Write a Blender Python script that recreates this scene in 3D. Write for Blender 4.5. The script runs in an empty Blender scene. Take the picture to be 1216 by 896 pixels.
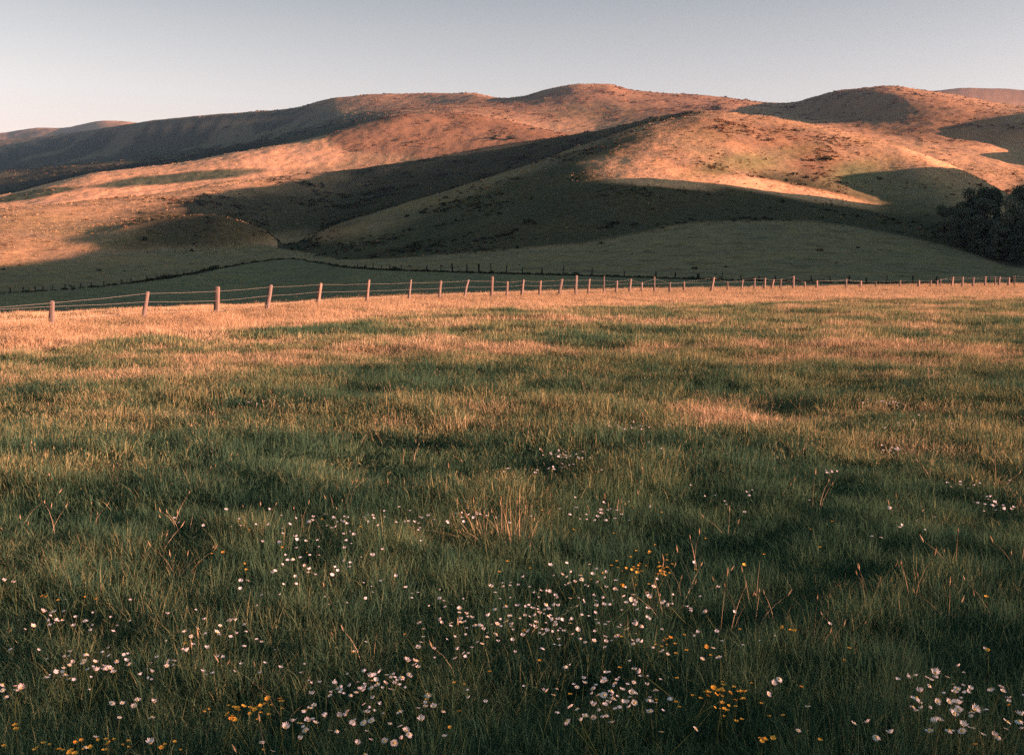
import bpy, math, os
import numpy as np
from mathutils import Vector, Quaternion, Matrix

QUICK = os.environ.get('QUICK', '')          # own tests only: 't' = terrain alone
rng = np.random.default_rng(7)
C = bpy.context.scene.collection
R = math.radians

# ------------------------------------------------------------------ camera model
W0, H0, F0 = 1216.0, 896.0, 1182.2
EYE = 1.8
PITCH = math.atan(129.0 / F0)
CP, SP = math.cos(PITCH), math.sin(PITCH)


def pix_uw(px, py):
    """photo pixel -> (x/y, (z-EYE)/y)"""
    xc = (np.asarray(px, float) - W0 / 2) / F0
    yc = (H0 / 2 - np.asarray(py, float)) / F0
    den = CP + yc * SP
    return xc / den, (yc * CP - SP) / den


def uw_pix(u, w):
    # inverse of pix_uw
    yc = (w * CP + SP) / (CP - w * SP)
    den = CP + yc * SP
    return u * den * F0 + W0 / 2, H0 / 2 - yc * F0


SUN_A, SUN_E = R(12), R(7.5)                  # behind the right shoulder, low
SH = np.array([math.cos(SUN_A), -math.sin(SUN_A)])
TH = np.array([math.sin(SUN_A), math.cos(SUN_A)])
TANE = math.tan(SUN_E)

# ------------------------------------------------------------------ noise
_perm = np.random.default_rng(3).permutation(256)
_perm = np.concatenate([_perm, _perm, _perm])
_g = np.random.default_rng(4).uniform(0, 2 * np.pi, 256)
_gx, _gy = np.cos(_g), np.sin(_g)


def perlin(x, y):
    xi = np.floor(x).astype(np.int64); yi = np.floor(y).astype(np.int64)
    xf = x - xi; yf = y - yi
    xi &= 255; yi &= 255
    u = xf * xf * xf * (xf * (xf * 6 - 15) + 10)
    v = yf * yf * yf * (yf * (yf * 6 - 15) + 10)

    def gr(ix, iy, fx, fy):
        h = _perm[_perm[ix & 255] + (iy & 255)]
        return _gx[h] * fx + _gy[h] * fy
    a = gr(xi, yi, xf, yf); b = gr(xi + 1, yi, xf - 1, yf)
    c = gr(xi, yi + 1, xf, yf - 1); d = gr(xi + 1, yi + 1, xf - 1, yf - 1)
    return (a + (b - a) * u) * (1 - v) + (c + (d - c) * u) * v


def fbm(x, y, o=4, g=0.5):
    s = 0; a = 1.0
    for k in range(o):
        s = s + a * perlin(x * 2 ** k + 17.3 * k, y * 2 ** k - 9.1 * k); a *= g
    return s


def sstep(a, b, x):
    t = np.clip((x - a) / (b - a), 0, 1)
    return t * t * (3 - 2 * t)


# ------------------------------------------------------------------ the lie of the land
def pchip(x, y, xi):
    x = np.asarray(x, float); y = np.asarray(y, float)
    h = np.diff(x); dl = np.diff(y) / h
    m = np.zeros_like(y)
    for k in range(1, len(x) - 1):
        if dl[k - 1] * dl[k] > 0:
            w1 = 2 * h[k] + h[k - 1]; w2 = h[k] + 2 * h[k - 1]
            m[k] = (w1 + w2) / (w1 / dl[k - 1] + w2 / dl[k])
    m[0] = dl[0]; m[-1] = dl[-1]
    xi = np.clip(xi, x[0], x[-1])
    k = np.clip(np.searchsorted(x, xi, side='right') - 1, 0, len(x) - 2)
    t = (xi - x[k]) / h[k]
    return ((1 + 2 * t) * (1 - t) ** 2 * y[k] + t * (1 - t) ** 2 * h[k] * m[k]
            + t * t * (3 - 2 * t) * y[k + 1] + t * t * (t - 1) * h[k] * m[k + 1])


def pchip_rows(X, Y, xi):
    """row-wise: X, Y [N,K], xi [N]"""
    h = np.diff(X, axis=1); dl = np.diff(Y, axis=1) / h
    m = np.zeros_like(Y)
    a, b = dl[:, :-1], dl[:, 1:]
    w1 = 2 * h[:, 1:] + h[:, :-1]; w2 = h[:, 1:] + 2 * h[:, :-1]
    ok = a * b > 0
    aa = np.where(ok, a, 1); bb = np.where(ok, b, 1)
    m[:, 1:-1] = np.where(ok, (w1 + w2) / (w1 / aa + w2 / bb), 0)
    m[:, 0] = dl[:, 0]; m[:, -1] = dl[:, -1]
    xi = np.clip(xi, X[:, 0], X[:, -1])
    k = np.clip((X <= xi[:, None]).sum(1) - 1, 0, X.shape[1] - 2)
    i = np.arange(len(xi)); hk = h[i, k]
    t = (xi - X[i, k]) / hk
    return ((1 + 2 * t) * (1 - t) ** 2 * Y[i, k] + t * (1 - t) ** 2 * hk * m[i, k]
            + t * t * (3 - 2 * t) * Y[i, k + 1] + t * t * (t - 1) * hk * m[i, k + 1])


FENCE_PX = [-340, -200, 0, 60, 172, 257, 318, 378, 436, 486, 584, 660, 800, 1000, 1180, 1400]
FENCE_D = [20, 22, 25.5, 27, 31, 34, 37, 41.5, 46, 50, 55, 59.5, 68, 76, 84, 92]

# each feature: rows of (photo x, photo y, depth); sorted near to far; 'z' features give height instead of photo y
FEAT = [
    ('meadow', [(0, 'z0', 0.5), (1216, 'z0', 0.5)]),
    ('meadow_mid', [(0, 'z0', 14), (1216, 'z0', 14)]),
    ('crest', [(-200, 'z0', 26), (0, 'z0', 29.5), (172, 'z0', 35), (318, 'z0', 41), (436, 'z0.02', 51), (584, 'z0.08', 60), (800, 'z0.1', 74),
               (1000, 'z0.15', 83), (1180, 'z0.2', 92), (1400, 'z0.2', 100)]),
    ('below', [(-200, 'z-7', 125), (0, 'z-6.6', 130), (300, 'z-5.5', 135), (600, 'z-3.4', 140), (1000, 'z-2.2', 140), (1216, 'z-1.9', 140), (1400, 'z-1.9', 140)]),
    ('ditch', [(-200, 356, 180), (0, 349, 200), (150, 337, 240), (225, 326, 290), (310, 311, 380), (345, 308, 380), (420, 319, 255), (520, 323, 240), (640, 326, 228), (800, 331, 212), (1000, 336, 202), (1216, 338, 198), (1400, 339, 198)]),
    ('foot', [(-200, 335, 325), (0, 318, 360), (150, 303, 405), (250, 297, 436), (310, 293, 452), (345, 298, 440), (420, 310, 335), (560, 303, 325), (700, 292, 335), (850, 268, 362), (950, 268, 366), (1040, 278, 360), (1130, 298, 325), (1216, 322, 290), (1400, 330, 270)]),
    ('slope', [(-200, 328, 335), (0, 308, 378), (150, 285, 432), (200, 280, 443), (250, 281, 443), (310, 289, 461), (345, 296, 458), (420, 292, 405), (500, 272, 412), (600, 248, 415), (700, 224, 420), (780, 214, 430), (850, 212, 445), (950, 218, 465), (1040, 238, 458), (1130, 258, 410), (1216, 285, 370), (1400, 300, 350)]),
    ('spur', [(-200, 322, 345), (0, 300, 388), (100, 283, 436), (150, 268, 452), (200, 259, 460), (250, 254.5, 464), (280, 261, 462), (310, 270, 464), (340, 291, 470), (400, 266, 468), (500, 236, 500), (600, 205, 535), (700, 170, 572), (780, 145, 602), (850, 133.5, 622), (900, 137, 622), (960, 147, 608), (1050, 169, 580), (1140, 202, 545), (1216, 238, 510), (1400, 280, 480)]),
    ('gully', [(-200, 315, 355), (0, 292, 403), (100, 277, 456), (150, 264, 490), (200, 260, 520), (250, 262, 540), (310, 276, 560), (340, 291, 548), (400, 267, 560), (500, 240, 610), (600, 211, 650), (700, 177, 680), (780, 150, 685), (850, 137, 675), (900, 142, 700), (960, 158, 700), (1050, 184, 680), (1140, 214, 640), (1216, 243, 590), (1400, 285, 560)]),
    ('face', [(-200, 292, 395), (0, 273, 450), (100, 262, 510), (150, 255, 545), (200, 249, 578), (250, 245.5, 605), (310, 242, 655), (400, 236, 700), (500, 213, 735), (600, 190, 745), (700, 164, 745), (780, 144.5, 725), (850, 136, 710), (900, 143, 740), (960, 159, 745), (1050, 180, 720), (1140, 204, 690), (1216, 222, 650), (1400, 260, 620)]),
    ('dark_ridge', [(-200, 266, 460), (0, 249, 540), (100, 239, 618), (200, 229, 690), (280, 214, 760), (340, 208, 795), (400, 204, 820), (500, 189, 835), (600, 172, 870), (700, 157.5, 850), (780, 140.5, 805), (830, 132, 762), (870, 134, 750), (900, 144, 780), (960, 160, 790), (1050, 178, 765), (1140, 197, 740), (1216, 210, 700), (1400, 240, 680)]),
    ('swale', [(-200, 268, 600), (0, 253, 670), (100, 244, 730), (200, 235, 790), (280, 220, 850), (400, 210, 900), (500, 195, 920), (600, 178, 950), (700, 165, 945), (780, 150, 900), (850, 142, 860), (960, 162, 850), (1050, 175, 830), (1140, 188, 810), (1216, 200, 790), (1400, 230, 760)]),
    ('field', [(-200, 250, 860), (0, 231, 910), (100, 209, 960), (200, 195, 1000), (300, 178, 1030), (380, 163, 1060), (430, 147, 1090), (480, 137, 1110), (540, 135, 1120), (600, 144, 1100), (660, 157, 1070), (700, 165, 1030), (780, 152, 1000), (850, 146, 980), (960, 157, 900), (1050, 168, 880), (1100, 172, 870), (1160, 178, 860), (1216, 188, 850), (1300, 164, 820), (1400, 160, 800)]),
    ('vale', [(-200, 256, 1000), (0, 237, 1050), (100, 216, 1100), (200, 202, 1150), (300, 184, 1200), (380, 168, 1230), (430, 150, 1250), (480, 140, 1270), (540, 138, 1270), (600, 147, 1250),
              (660, 160, 1230), (700, 164, 1200), (780, 152, 1180), (850, 144, 1150), (960, 150, 960), (1050, 160, 940), (1100, 162, 930), (1160, 166, 920), (1216, 175, 910), (1300, 166, 880), (1400, 165, 870)]),
    ('copse_ridge', [(-200, 222, 1450), (0, 204, 1500), (100, 196, 1500), (200, 186, 1500), (300, 170, 1480), (360, 158, 1450), (400, 148, 1430), (480, 134, 1450), (540, 132, 1420), (600, 138, 1380), (660, 150, 1320),
                     (700, 152, 1300), (780, 144, 1270), (850, 139, 1250), (960, 146, 1100), (1050, 150, 1000), (1100, 152, 970), (1160, 159, 940), (1216, 166, 920), (1300, 155, 890), (1400, 152, 875)]),
    ('copse_vale', [(-200, 226, 1650), (0, 207, 1700), (100, 199, 1680), (200, 189.5, 1660), (300, 173, 1620), (360, 158, 1560), (400, 145, 1560), (480, 131, 1580), (540, 128, 1520), (600, 133, 1450), (660, 142, 1380),
                    (700, 146, 1350), (780, 139, 1330), (850, 135, 1320), (960, 141, 1200), (1050, 144, 1040), (1100, 147, 990), (1160, 155, 950), (1216, 161, 925), (1300, 148, 895), (1400, 144, 878)]),
    ('mass', [(-200, 215, 2700), (0, 196, 2500), (150, 182, 2250), (250, 172, 2080), (330, 158, 1870), (370, 146, 1790), (400, 138, 1760), (480, 127, 1760), (560, 124, 1640), (620, 126, 1530), (690, 132, 1450), (760, 131, 1430), (850, 130, 1400), (930, 136, 1350), (1000, 137, 1180), (1050, 136, 1080), (1100, 142, 1010), (1160, 152, 960), (1216, 156, 930), (1300, 140, 900), (1400, 135, 880)]),
    ('skyline', [(-200, 176, 3500), (0, 166.5, 3300), (60, 161, 3200), (100, 155.5, 2900), (150, 149, 2480), (215, 141, 2330), (300, 133, 2200), (340, 129.5, 2120), (400, 117, 2060), (480, 111, 2040),
                 (560, 111, 1890), (600, 117, 1800), (620, 115, 1785), (650, 106, 1745), (690, 100, 1700), (720, 100.5, 1700), (750, 107, 1700), (800, 111.5, 1700), (860, 116, 1700),
                 (920, 124, 1620), (940, 125, 1540), (965, 119, 1450), (1000, 112, 1330), (1050, 110, 1200), (1100, 118, 1120), (1216, 134, 1050), (1300, 122, 1000), (1400, 112, 980)]),
    ('beyond', [(-200, 180, 4200), (0, 171, 4100), (150, 160, 3300), (250, 150, 3000), (400, 140, 2450), (480, 122, 2400), (560, 128, 2500), (700, 120, 2300), (860, 128, 2300), (1000, 130, 2600), (1100, 127, 2700), (1216, 140, 2700), (1400, 165, 2700)]),
    ('far_hill', [(-200, 172, 4900), (0, 160.5, 4900), (45, 155, 4900), (75, 156, 4900), (120, 149.5, 4900), (145, 151, 4900), (200, 160, 4900), (400, 165, 4000), (700, 155, 3600), (950, 145, 3300),
                  (1060, 118, 3200), (1095, 113, 3200), (1150, 107, 3200), (1216, 109, 3200), (1280, 116, 3200), (1400, 130, 3200)]),
    ('end', [(0, 'z-20', 6600), (1216, 'z-20', 6600)]),
]
UMAX = 0.80


def build_features():
    U = np.linspace(-UMAX, UMAX, 801)
    D, Z = [], []
    for name, rows in FEAT:
        px = np.array([r[0] for r in rows], float)
        dd = np.array([r[2] for r in rows], float)
        if isinstance(rows[0][1], str):
            u = pix_uw(px, 319)[0]
            zz = np.array([float(r[1][1:]) for r in rows])
            D.append(pchip(u, dd, U)); Z.append(pchip(u, zz, U))
        else:
            u, w = pix_uw(px, np.array([r[1] for r in rows], float))
            d = pchip(u, dd, U)
            D.append(d); Z.append(EYE + d * pchip(u, w, U))
    D = np.array(D); Z = np.array(Z)
    for k in range(1, len(D)):
        D[k] = np.maximum(D[k], D[k - 1] + 4.0)
    return U, D, Z


UG, DG, ZG = build_features()


def feat_at(u):
    f = (np.clip(u, -UMAX, UMAX) + UMAX) / (2 * UMAX) * 800
    i = np.clip(np.floor(f).astype(int), 0, 799); t = f - i
    return (DG[:, i] * (1 - t) + DG[:, i + 1] * t).T, (ZG[:, i] * (1 - t) + ZG[:, i + 1] * t).T


# ridge outside the frame on the sun side, whose shadow fills the valley and the near meadow
RIDGE_Q = [-400, -120, -40, 0, 3, 5, 7.7, 10, 15, 22, 30, 45, 108, 120, 140, 180, 250, 330, 348, 365, 385, 405, 415, 427, 434, 441, 450, 465, 477, 488, 500, 512, 535, 575, 640, 760, 900]
RIDGE_H = [15, 34, 39, 37.8, 35.6, 33.9, 33.2, 32.2, 30.7, 29.3, 28, 27, 27, 36, 58, 67, 71, 73.5, 75.5, 79, 87, 91, 92, 93, 84, 75, 70, 60, 56.5, 61, 72, 75, 76, 74, 64, 40, 10]
RIDGE_R = 250.0


def ridge(x, y):
    q = x * TH[0] + y * TH[1]; r = x * SH[0] + y * SH[1]
    h = pchip(RIDGE_Q, RIDGE_H, q)
    h = h + 0.35 * perlin(q / 9.0, r * 0 + 3.3) + 0.8 * perlin(q / 31.0, r * 0 + 7.7) * sstep(60, 140, q)
    s = np.where(r < RIDGE_R, 75.0, 150.0)
    return h * np.exp(-((r - RIDGE_R) / s) ** 2)


def polar(x, y):
    th = np.arctan2(x, y)
    tc = np.clip(th, -math.atan(UMAX), math.atan(UMAX))
    rad = np.hypot(x, y)
    return th, tc, rad, rad * np.cos(tc)


def meadow_bumps(x, y):
    return (0.13 * fbm(x / 4.6, y / 3.4, 3) + 0.06 * perlin(x / 1.5 + 5, y / 1.3) + 0.16 * perlin(x / 15 + 9, y / 11)) * sstep(2, 6, y)


def height(x, y, detail=True):
    x = np.asarray(x, float); y = np.asarray(y, float)
    out = np.empty(x.shape)
    for a in range(0, x.size, 60000):
        sl = slice(a, a + 60000)
        X, Y = x[sl], y[sl]
        th, tc, rad, d = polar(X, Y)
        D, Z = feat_at(np.tan(tc))
        z = pchip_rows(D, Z, np.maximum(d, 0.5))
        aw = np.abs(th) - math.atan(UMAX)
        back = sstep(R(25), R(75), aw)                       # behind the camera: open rolling ground
        z = z * (1 - back) + back * (1.5 * perlin(X / 90, Y / 90) + 0.004 * rad)
        far = sstep(110, 320, d)
        if detail:
            hill = sstep(200, 420, d)
            z = z + hill * (np.minimum(d / 600.0, 1.6)) * (1.3 * fbm(X / 85 + 3, Y / 85, 3)) * (1 - back)
            z = z + far * (0.44 * fbm(X / 9.0, Y / 9.0, 4) + 0.5 * perlin(X / 24, Y / 24)) * (0.35 + 0.65 * hill) * np.clip(d / 500.0, 0.6, 1.4)
            z = z + (1 - sstep(40, 110, d)) * meadow_bumps(X, Y)
        side = sstep(R(2), R(7), th - math.atan(0.53)) * (1 - sstep(R(170), R(178), th))
        side = np.where(th < -R(150), 1.0 - sstep(R(-150), R(-130), th), side)
        rz = ridge(X, Y) * side
        e = np.maximum(rz - z, 0)
        z = z + e * e / (e + 3.0) * sstep(0.0, 2.0, rz)
        out[sl] = z
    return out


# ------------------------------------------------------------------ materials
def new_mat(name):
    m = bpy.data.materials.new(name); m.use_nodes = True
    nt = m.node_tree; nt.nodes.clear()
    out = nt.nodes.new('ShaderNodeOutputMaterial')
    return m, nt, out


def nd(nt, typ, **kw):
    n = nt.nodes.new(typ)
    for k, v in kw.items():
        if k in n.inputs.keys() if hasattr(n.inputs, 'keys') else False:
            n.inputs[k].default_value = v
        else:
            setattr(n, k, v)
    return n


def mix_col(nt, fac, a, b, mode='MIX'):
    n = nt.nodes.new('ShaderNodeMix'); n.data_type = 'RGBA'; n.blend_type = mode
    for s, v in ((n.inputs[0], fac), (n.inputs[6], a), (n.inputs[7], b)):
        if hasattr(v, 'links') or isinstance(v, bpy.types.NodeSocket):
            nt.links.new(v, s)
        else:
            s.default_value = v if not isinstance(v, tuple) or len(v) == 4 else (*v, 1)
    return n.outputs[2]


def noise(nt, vec, scale, detail=4, rough=0.55):
    n = nt.nodes.new('ShaderNodeTexNoise')
    n.inputs['Scale'].default_value = scale; n.inputs['Detail'].default_value = detail; n.inputs['Roughness'].default_value = rough
    nt.links.new(vec, n.inputs['Vector'])
    return n.outputs['Fac']


def ramp(nt, fac, lo, hi, a=0.0, b=1.0):
    n = nt.nodes.new('ShaderNodeMapRange')
    n.inputs['From Min'].default_value = lo; n.inputs['From Max'].default_value = hi
    n.inputs['To Min'].default_value = a; n.inputs['To Max'].default_value = b
    nt.links.new(fac, n.inputs['Value'])
    return n.outputs['Result']


def attr(nt, name, typ='GEOMETRY'):
    n = nt.nodes.new('ShaderNodeAttribute'); n.attribute_name = name; n.attribute_type = typ
    return n


STRAW = (0.47, 0.275, 0.165)
GREEN = (0.098, 0.122, 0.076)
OLIVE = (0.145, 0.150, 0.070)
SCRUB = (0.24, 0.122, 0.072)
DARK_COVER = (0.017, 0.023, 0.016)  # dark scrub, also lays deep shade into the hill cover
SOIL = (0.034, 0.040, 0.026)


def terrain_material():
    m, nt, out = new_mat('hill_grassland')
    geo = nt.nodes.new('ShaderNodeNewGeometry'); P = geo.outputs['Position']
    base = attr(nt, 'cover').outputs['Color']
    n1 = noise(nt, P, 0.045, 5, 0.6); n2 = noise(nt, P, 0.35, 4, 0.65); n3 = noise(nt, P, 1.6, 3, 0.6)
    c = mix_col(nt, ramp(nt, n1, 0.35, 0.65), base, (1.25, 1.14, 0.98), 'MULTIPLY')
    c = mix_col(nt, ramp(nt, n2, 0.42, 0.72, 0, 0.75), c, (0.50, 0.50, 0.50), 'MULTIPLY')
    c = mix_col(nt, ramp(nt, n3, 0.45, 0.7, 0, 0.6), c, (0.62, 0.60, 0.60), 'MULTIPLY')
    b = nt.nodes.new('ShaderNodeBsdfPrincipled')
    b.inputs['Roughness'].default_value = 1.0; b.inputs['Specular IOR Level'].default_value = 0.0
    nt.links.new(c, b.inputs['Base Color'])
    bump = nt.nodes.new('ShaderNodeBump'); bump.inputs['Strength'].default_value = 0.8; bump.inputs['Distance'].default_value = 0.5
    nt.links.new(n2, bump.inputs['Height']); nt.links.new(bump.outputs[0], b.inputs['Normal'])
    nt.links.new(b.outputs[0], out.inputs[0])
    return m


# patches of vegetation on the hills: photo x, y, half-width, half-height, tilt(deg), depth range, cover, strength
PATCH = [
    # valley floor: grazed green
    (600, 330, 900, 45, 0, 100, 330, 'green', 1.0),
    (180, 300, 260, 30, -4, 195, 420, 'field', 0.9),
    (800, 290, 260, 32, 2, 195, 400, 'field', 0.9),
]


def cover_weights(px, py, d, x, y):
    """per-point mix of straw / green / scrub / dark"""
    n = fbm(x / 120, y / 120, 4); n2 = fbm(x / 30 + 8, y / 30, 3)
    straw = np.full(px.shape, 1.0); green = 0.25 + 0.5 * np.clip(n + 0.2, 0, 1); scrub = np.clip(n2 * 1.2 - 0.1, 0, 1) * 0.6; dark = np.zeros(px.shape)

    def blob(cx, cy, rx, ry, tilt=0.0, d0=0, d1=1e9, soft=0.5, rag=0.25):
        t = R(-tilt); ct, st = math.cos(t), math.sin(t)
        a = ((px - cx) * ct - (py - cy) * st) / rx; b = ((px - cx) * st + (py - cy) * ct) / ry
        rr = np.sqrt(a * a + b * b) + rag * n2
        return (1 - sstep(1 - soft, 1 + soft * 0.5, rr)) * (d >= d0) * (d <= d1)
    # valley floor
    D, _ = feat_at(pix_uw(px, py)[0])
    fl = {n_: D[:, k] for k, (n_, _) in enumerate(FEAT)}
    valley = sstep(0, 1, (d - 95) / 20) * (1 - sstep(0, 1, (d - fl['ditch'] + 3) / 6))
    upper = sstep(0, 1, (d - fl['ditch'] + 3) / 6) * (1 - sstep(0, 1, (d - fl['foot'] - 6 * n2 - 2) / 14))
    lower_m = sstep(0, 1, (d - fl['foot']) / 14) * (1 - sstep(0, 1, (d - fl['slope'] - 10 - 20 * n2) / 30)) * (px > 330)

    def put(w, s, g, c, k):
        nonlocal straw, green, scrub, dark
        straw = straw * (1 - w) + s * w; green = green * (1 - w) + g * w; scrub = scrub * (1 - w) + c * w; dark = dark * (1 - w) + k * w
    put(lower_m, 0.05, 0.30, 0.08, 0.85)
    put(valley, 0.20, 1.0, 0.0, 0.0)
    rush = sstep(0.15, 0.40, fbm(x / 11 + 2, y / 6 + 9, 3))
    put(upper, 0.36, 0.9, 0.05, 0.0)
    put(upper * rush * 0.6, 0.08, 0.35, 0.1, 0.6)
    put(valley * rush * 0.35, 0.05, 0.6, 0.0, 0.4)
    # left golden spur; its dark patches mix base scrub with painted shade
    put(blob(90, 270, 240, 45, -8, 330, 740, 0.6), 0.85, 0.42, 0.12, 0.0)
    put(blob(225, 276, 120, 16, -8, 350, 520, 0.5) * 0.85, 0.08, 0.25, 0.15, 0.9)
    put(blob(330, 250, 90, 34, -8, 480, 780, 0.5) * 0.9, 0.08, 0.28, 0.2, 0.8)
    # dark ridge face: dark scrub, tone lowered further to stand for deep shade
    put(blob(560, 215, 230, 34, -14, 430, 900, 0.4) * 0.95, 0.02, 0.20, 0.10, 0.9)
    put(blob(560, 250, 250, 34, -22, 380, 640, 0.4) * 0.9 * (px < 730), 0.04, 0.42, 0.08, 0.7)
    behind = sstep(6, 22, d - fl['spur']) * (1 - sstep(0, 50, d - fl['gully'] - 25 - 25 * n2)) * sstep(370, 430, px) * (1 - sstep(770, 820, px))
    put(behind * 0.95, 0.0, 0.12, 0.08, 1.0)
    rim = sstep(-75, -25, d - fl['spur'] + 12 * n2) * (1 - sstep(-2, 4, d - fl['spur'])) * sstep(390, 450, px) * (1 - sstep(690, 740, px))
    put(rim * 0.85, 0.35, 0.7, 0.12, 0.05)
    put(blob(262, 262, 130, 34, -4, 395, 700, 0.35) * 0.9, 0.05, 0.24, 0.12, 0.85)  # spur shade carried over the lip as dark cover
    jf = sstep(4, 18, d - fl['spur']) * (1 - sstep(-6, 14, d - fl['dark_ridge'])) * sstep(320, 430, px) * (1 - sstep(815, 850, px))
    put(jf * np.clip(0.86 + 0.5 * n2, 0.4, 1.0), 0.03, 0.16, 0.10, 0.95)  # whole face darkened, its shade included in the cover colour
    # mid hill: pale straw streak, green belly, red scrub
    put(blob(775, 205, 85, 20, 8, 420, 640, 0.35), 1.25, 0.0, 0.05, 0.0)
    put(blob(935, 226, 120, 9, 10, 400, 640, 0.4), 1.25, 0.0, 0.0, 0.0)
    put(blob(890, 192, 90, 11, 12, 430, 640, 0.8) * 0.9, 0.35, 0.9, 0.1, 0.0)
    put(blob(1015, 204, 45, 14, 14, 430, 640, 0.8) * 0.9, 0.35, 0.9, 0.1, 0.0)
    put(blob(968, 192, 45, 22, 24, 430, 640, 0.6) * 0.85, 0.15, 0.2, 1.0, 0.15)
    put(blob(900, 160, 130, 20, 8, 430, 690, 0.6) * 0.85, 0.22, 0.3, 0.95, 0.02)
    put(blob(1100, 186, 60, 7, 24, 430, 640, 0.5), 1.25, 0.0, 0.0, 0.0)
    put(blob(1060, 225, 90, 26, 14, 380, 560, 0.5) * 0.8, 0.2, 0.95, 0.1, 0.15)
    # field behind the spur
    put(blob(200, 205, 330, 34, -12, 700, 1040, 0.25), 1.3, 0.0, 0.0, 0.0)
    put(blob(215, 211, 105, 6.5, -5, 600, 1040, 0.25), 0.03, 0.75, 0.0, 0.4)  # shade in the hollow painted as a dark green strip
    put(blob(40, 231, 60, 5, -10, 600, 1040, 0.25), 0.03, 0.75, 0.0, 0.4)  # second strip of hollow shade, painted the same way
    # scrubby hill
    put(blob(545, 160, 165, 30, 0, 820, 1180, 0.15, 0.18), 0.22, 0.15, 1.0, 0.05)
    put(blob(600, 150, 80, 14, 14, 820, 1180, 0.5) * 0.7, 0.15, 0.1, 0.9, 0.5)
    # far mass
    put(blob(170, 182, 360, 40, -8, 1150, 3400, 0.3) * 0.95, 0.0, 0.45, 0.03, 0.85)  # dark cover makes the grazing-lit upper slope look shaded
    fld = sstep(0.10, 0.16, fbm(x / 210 + 3, y / 330 + 1, 3)) * (d > 1150) * (px < 480)
    put(fld * 0.8, 0.25, 0.9, 0.0, 0.15)
    cop = sstep(20, 60, d - fl['vale']) * (1 - sstep(-8, 8, d - fl['copse_ridge'])) * (1 - sstep(300, 360, px))
    put(cop * np.clip(0.75 + 0.9 * n, 0.2, 1), 0.0, 0.12, 0.03, 1.0)
    put(blob(255, 147, 95, 4, -5, 1700, 3060, 0.6) * 0.6, 0.7, 0.2, 0.3, 0.0)  # sunlit strip under the crest painted as pale cover
    put(blob(720, 122, 230, 26, 0, 1280, 1760, 0.5) * 0.92, 0.18, 0.28, 1.0, 0.04)
    put(blob(480, 120, 130, 14, 0, 1500, 2300, 0.5) * 0.7, 0.4, 0.3, 0.7, 0.0)
    put(blob(1160, 114, 120, 14, 0, 2600, 3600, 0.3) * 0.85, 0.1, 0.3, 0.5, 0.4)
    put(blob(1070, 135, 170, 32, 8, 880, 1540, 0.4) * 0.92, 0.15, 0.3, 1.0, 0.1)
    cover_weights.olive = 0.72 * np.clip(0.9 * blob(885, 193, 95, 13, -12, 430, 640, 0.7) + 0.9 * blob(1015, 203, 50, 14, -14, 430, 640, 0.7)
                                  + 0.45 * blob(60, 268, 120, 18, 8, 330, 700, 0.7) + 0.5 * blob(700, 132, 60, 12, 0, 1280, 1700, 0.7) + 0.35 * blob(840, 160, 60, 14, -8, 430, 690, 0.7), 0, 1) * np.clip(0.9 + 0.8 * n2, 0.3, 1)
    return straw, green, scrub, dark


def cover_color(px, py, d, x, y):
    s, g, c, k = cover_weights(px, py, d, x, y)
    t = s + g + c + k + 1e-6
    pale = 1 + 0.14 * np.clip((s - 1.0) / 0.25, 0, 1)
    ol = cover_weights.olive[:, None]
    base = np.outer(s / t * pale, STRAW) + np.outer(g / t, GREEN) + np.outer(c / t, SCRUB) + np.outer(k / t, DARK_COVER)
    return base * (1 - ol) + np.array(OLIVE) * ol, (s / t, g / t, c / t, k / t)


def mesh_from(name, verts, faces_flat, counts, mat=None, smooth=True):
    me = bpy.data.meshes.new(name)
    verts = np.asarray(verts, np.float32)
    me.vertices.add(len(verts)); me.vertices.foreach_set('co', verts.ravel())
    faces_flat = np.asarray(faces_flat, np.int32); counts = np.asarray(counts, np.int32)
    me.loops.add(len(faces_flat)); me.loops.foreach_set('vertex_index', faces_flat)
    me.polygons.add(len(counts))
    st = np.concatenate([[0], np.cumsum(counts)[:-1]]).astype(np.int32)
    me.polygons.foreach_set('loop_start', st); me.polygons.foreach_set('loop_total', counts)
    if smooth:
        me.polygons.foreach_set('use_smooth', np.ones(len(counts), bool))
    me.update(calc_edges=True); me.validate()
    if mat: me.materials.append(mat)
    return me


def link(name, me, parent=None):
    o = bpy.data.objects.new(name, me); C.objects.link(o)
    if parent: o.parent = parent
    return o


def tag(o, label=None, cat=None, group=None, kind=None):
    if label: o['label'] = label
    if cat: o['category'] = cat
    if group: o['group'] = group
    if kind: o['kind'] = kind
    return o


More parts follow.
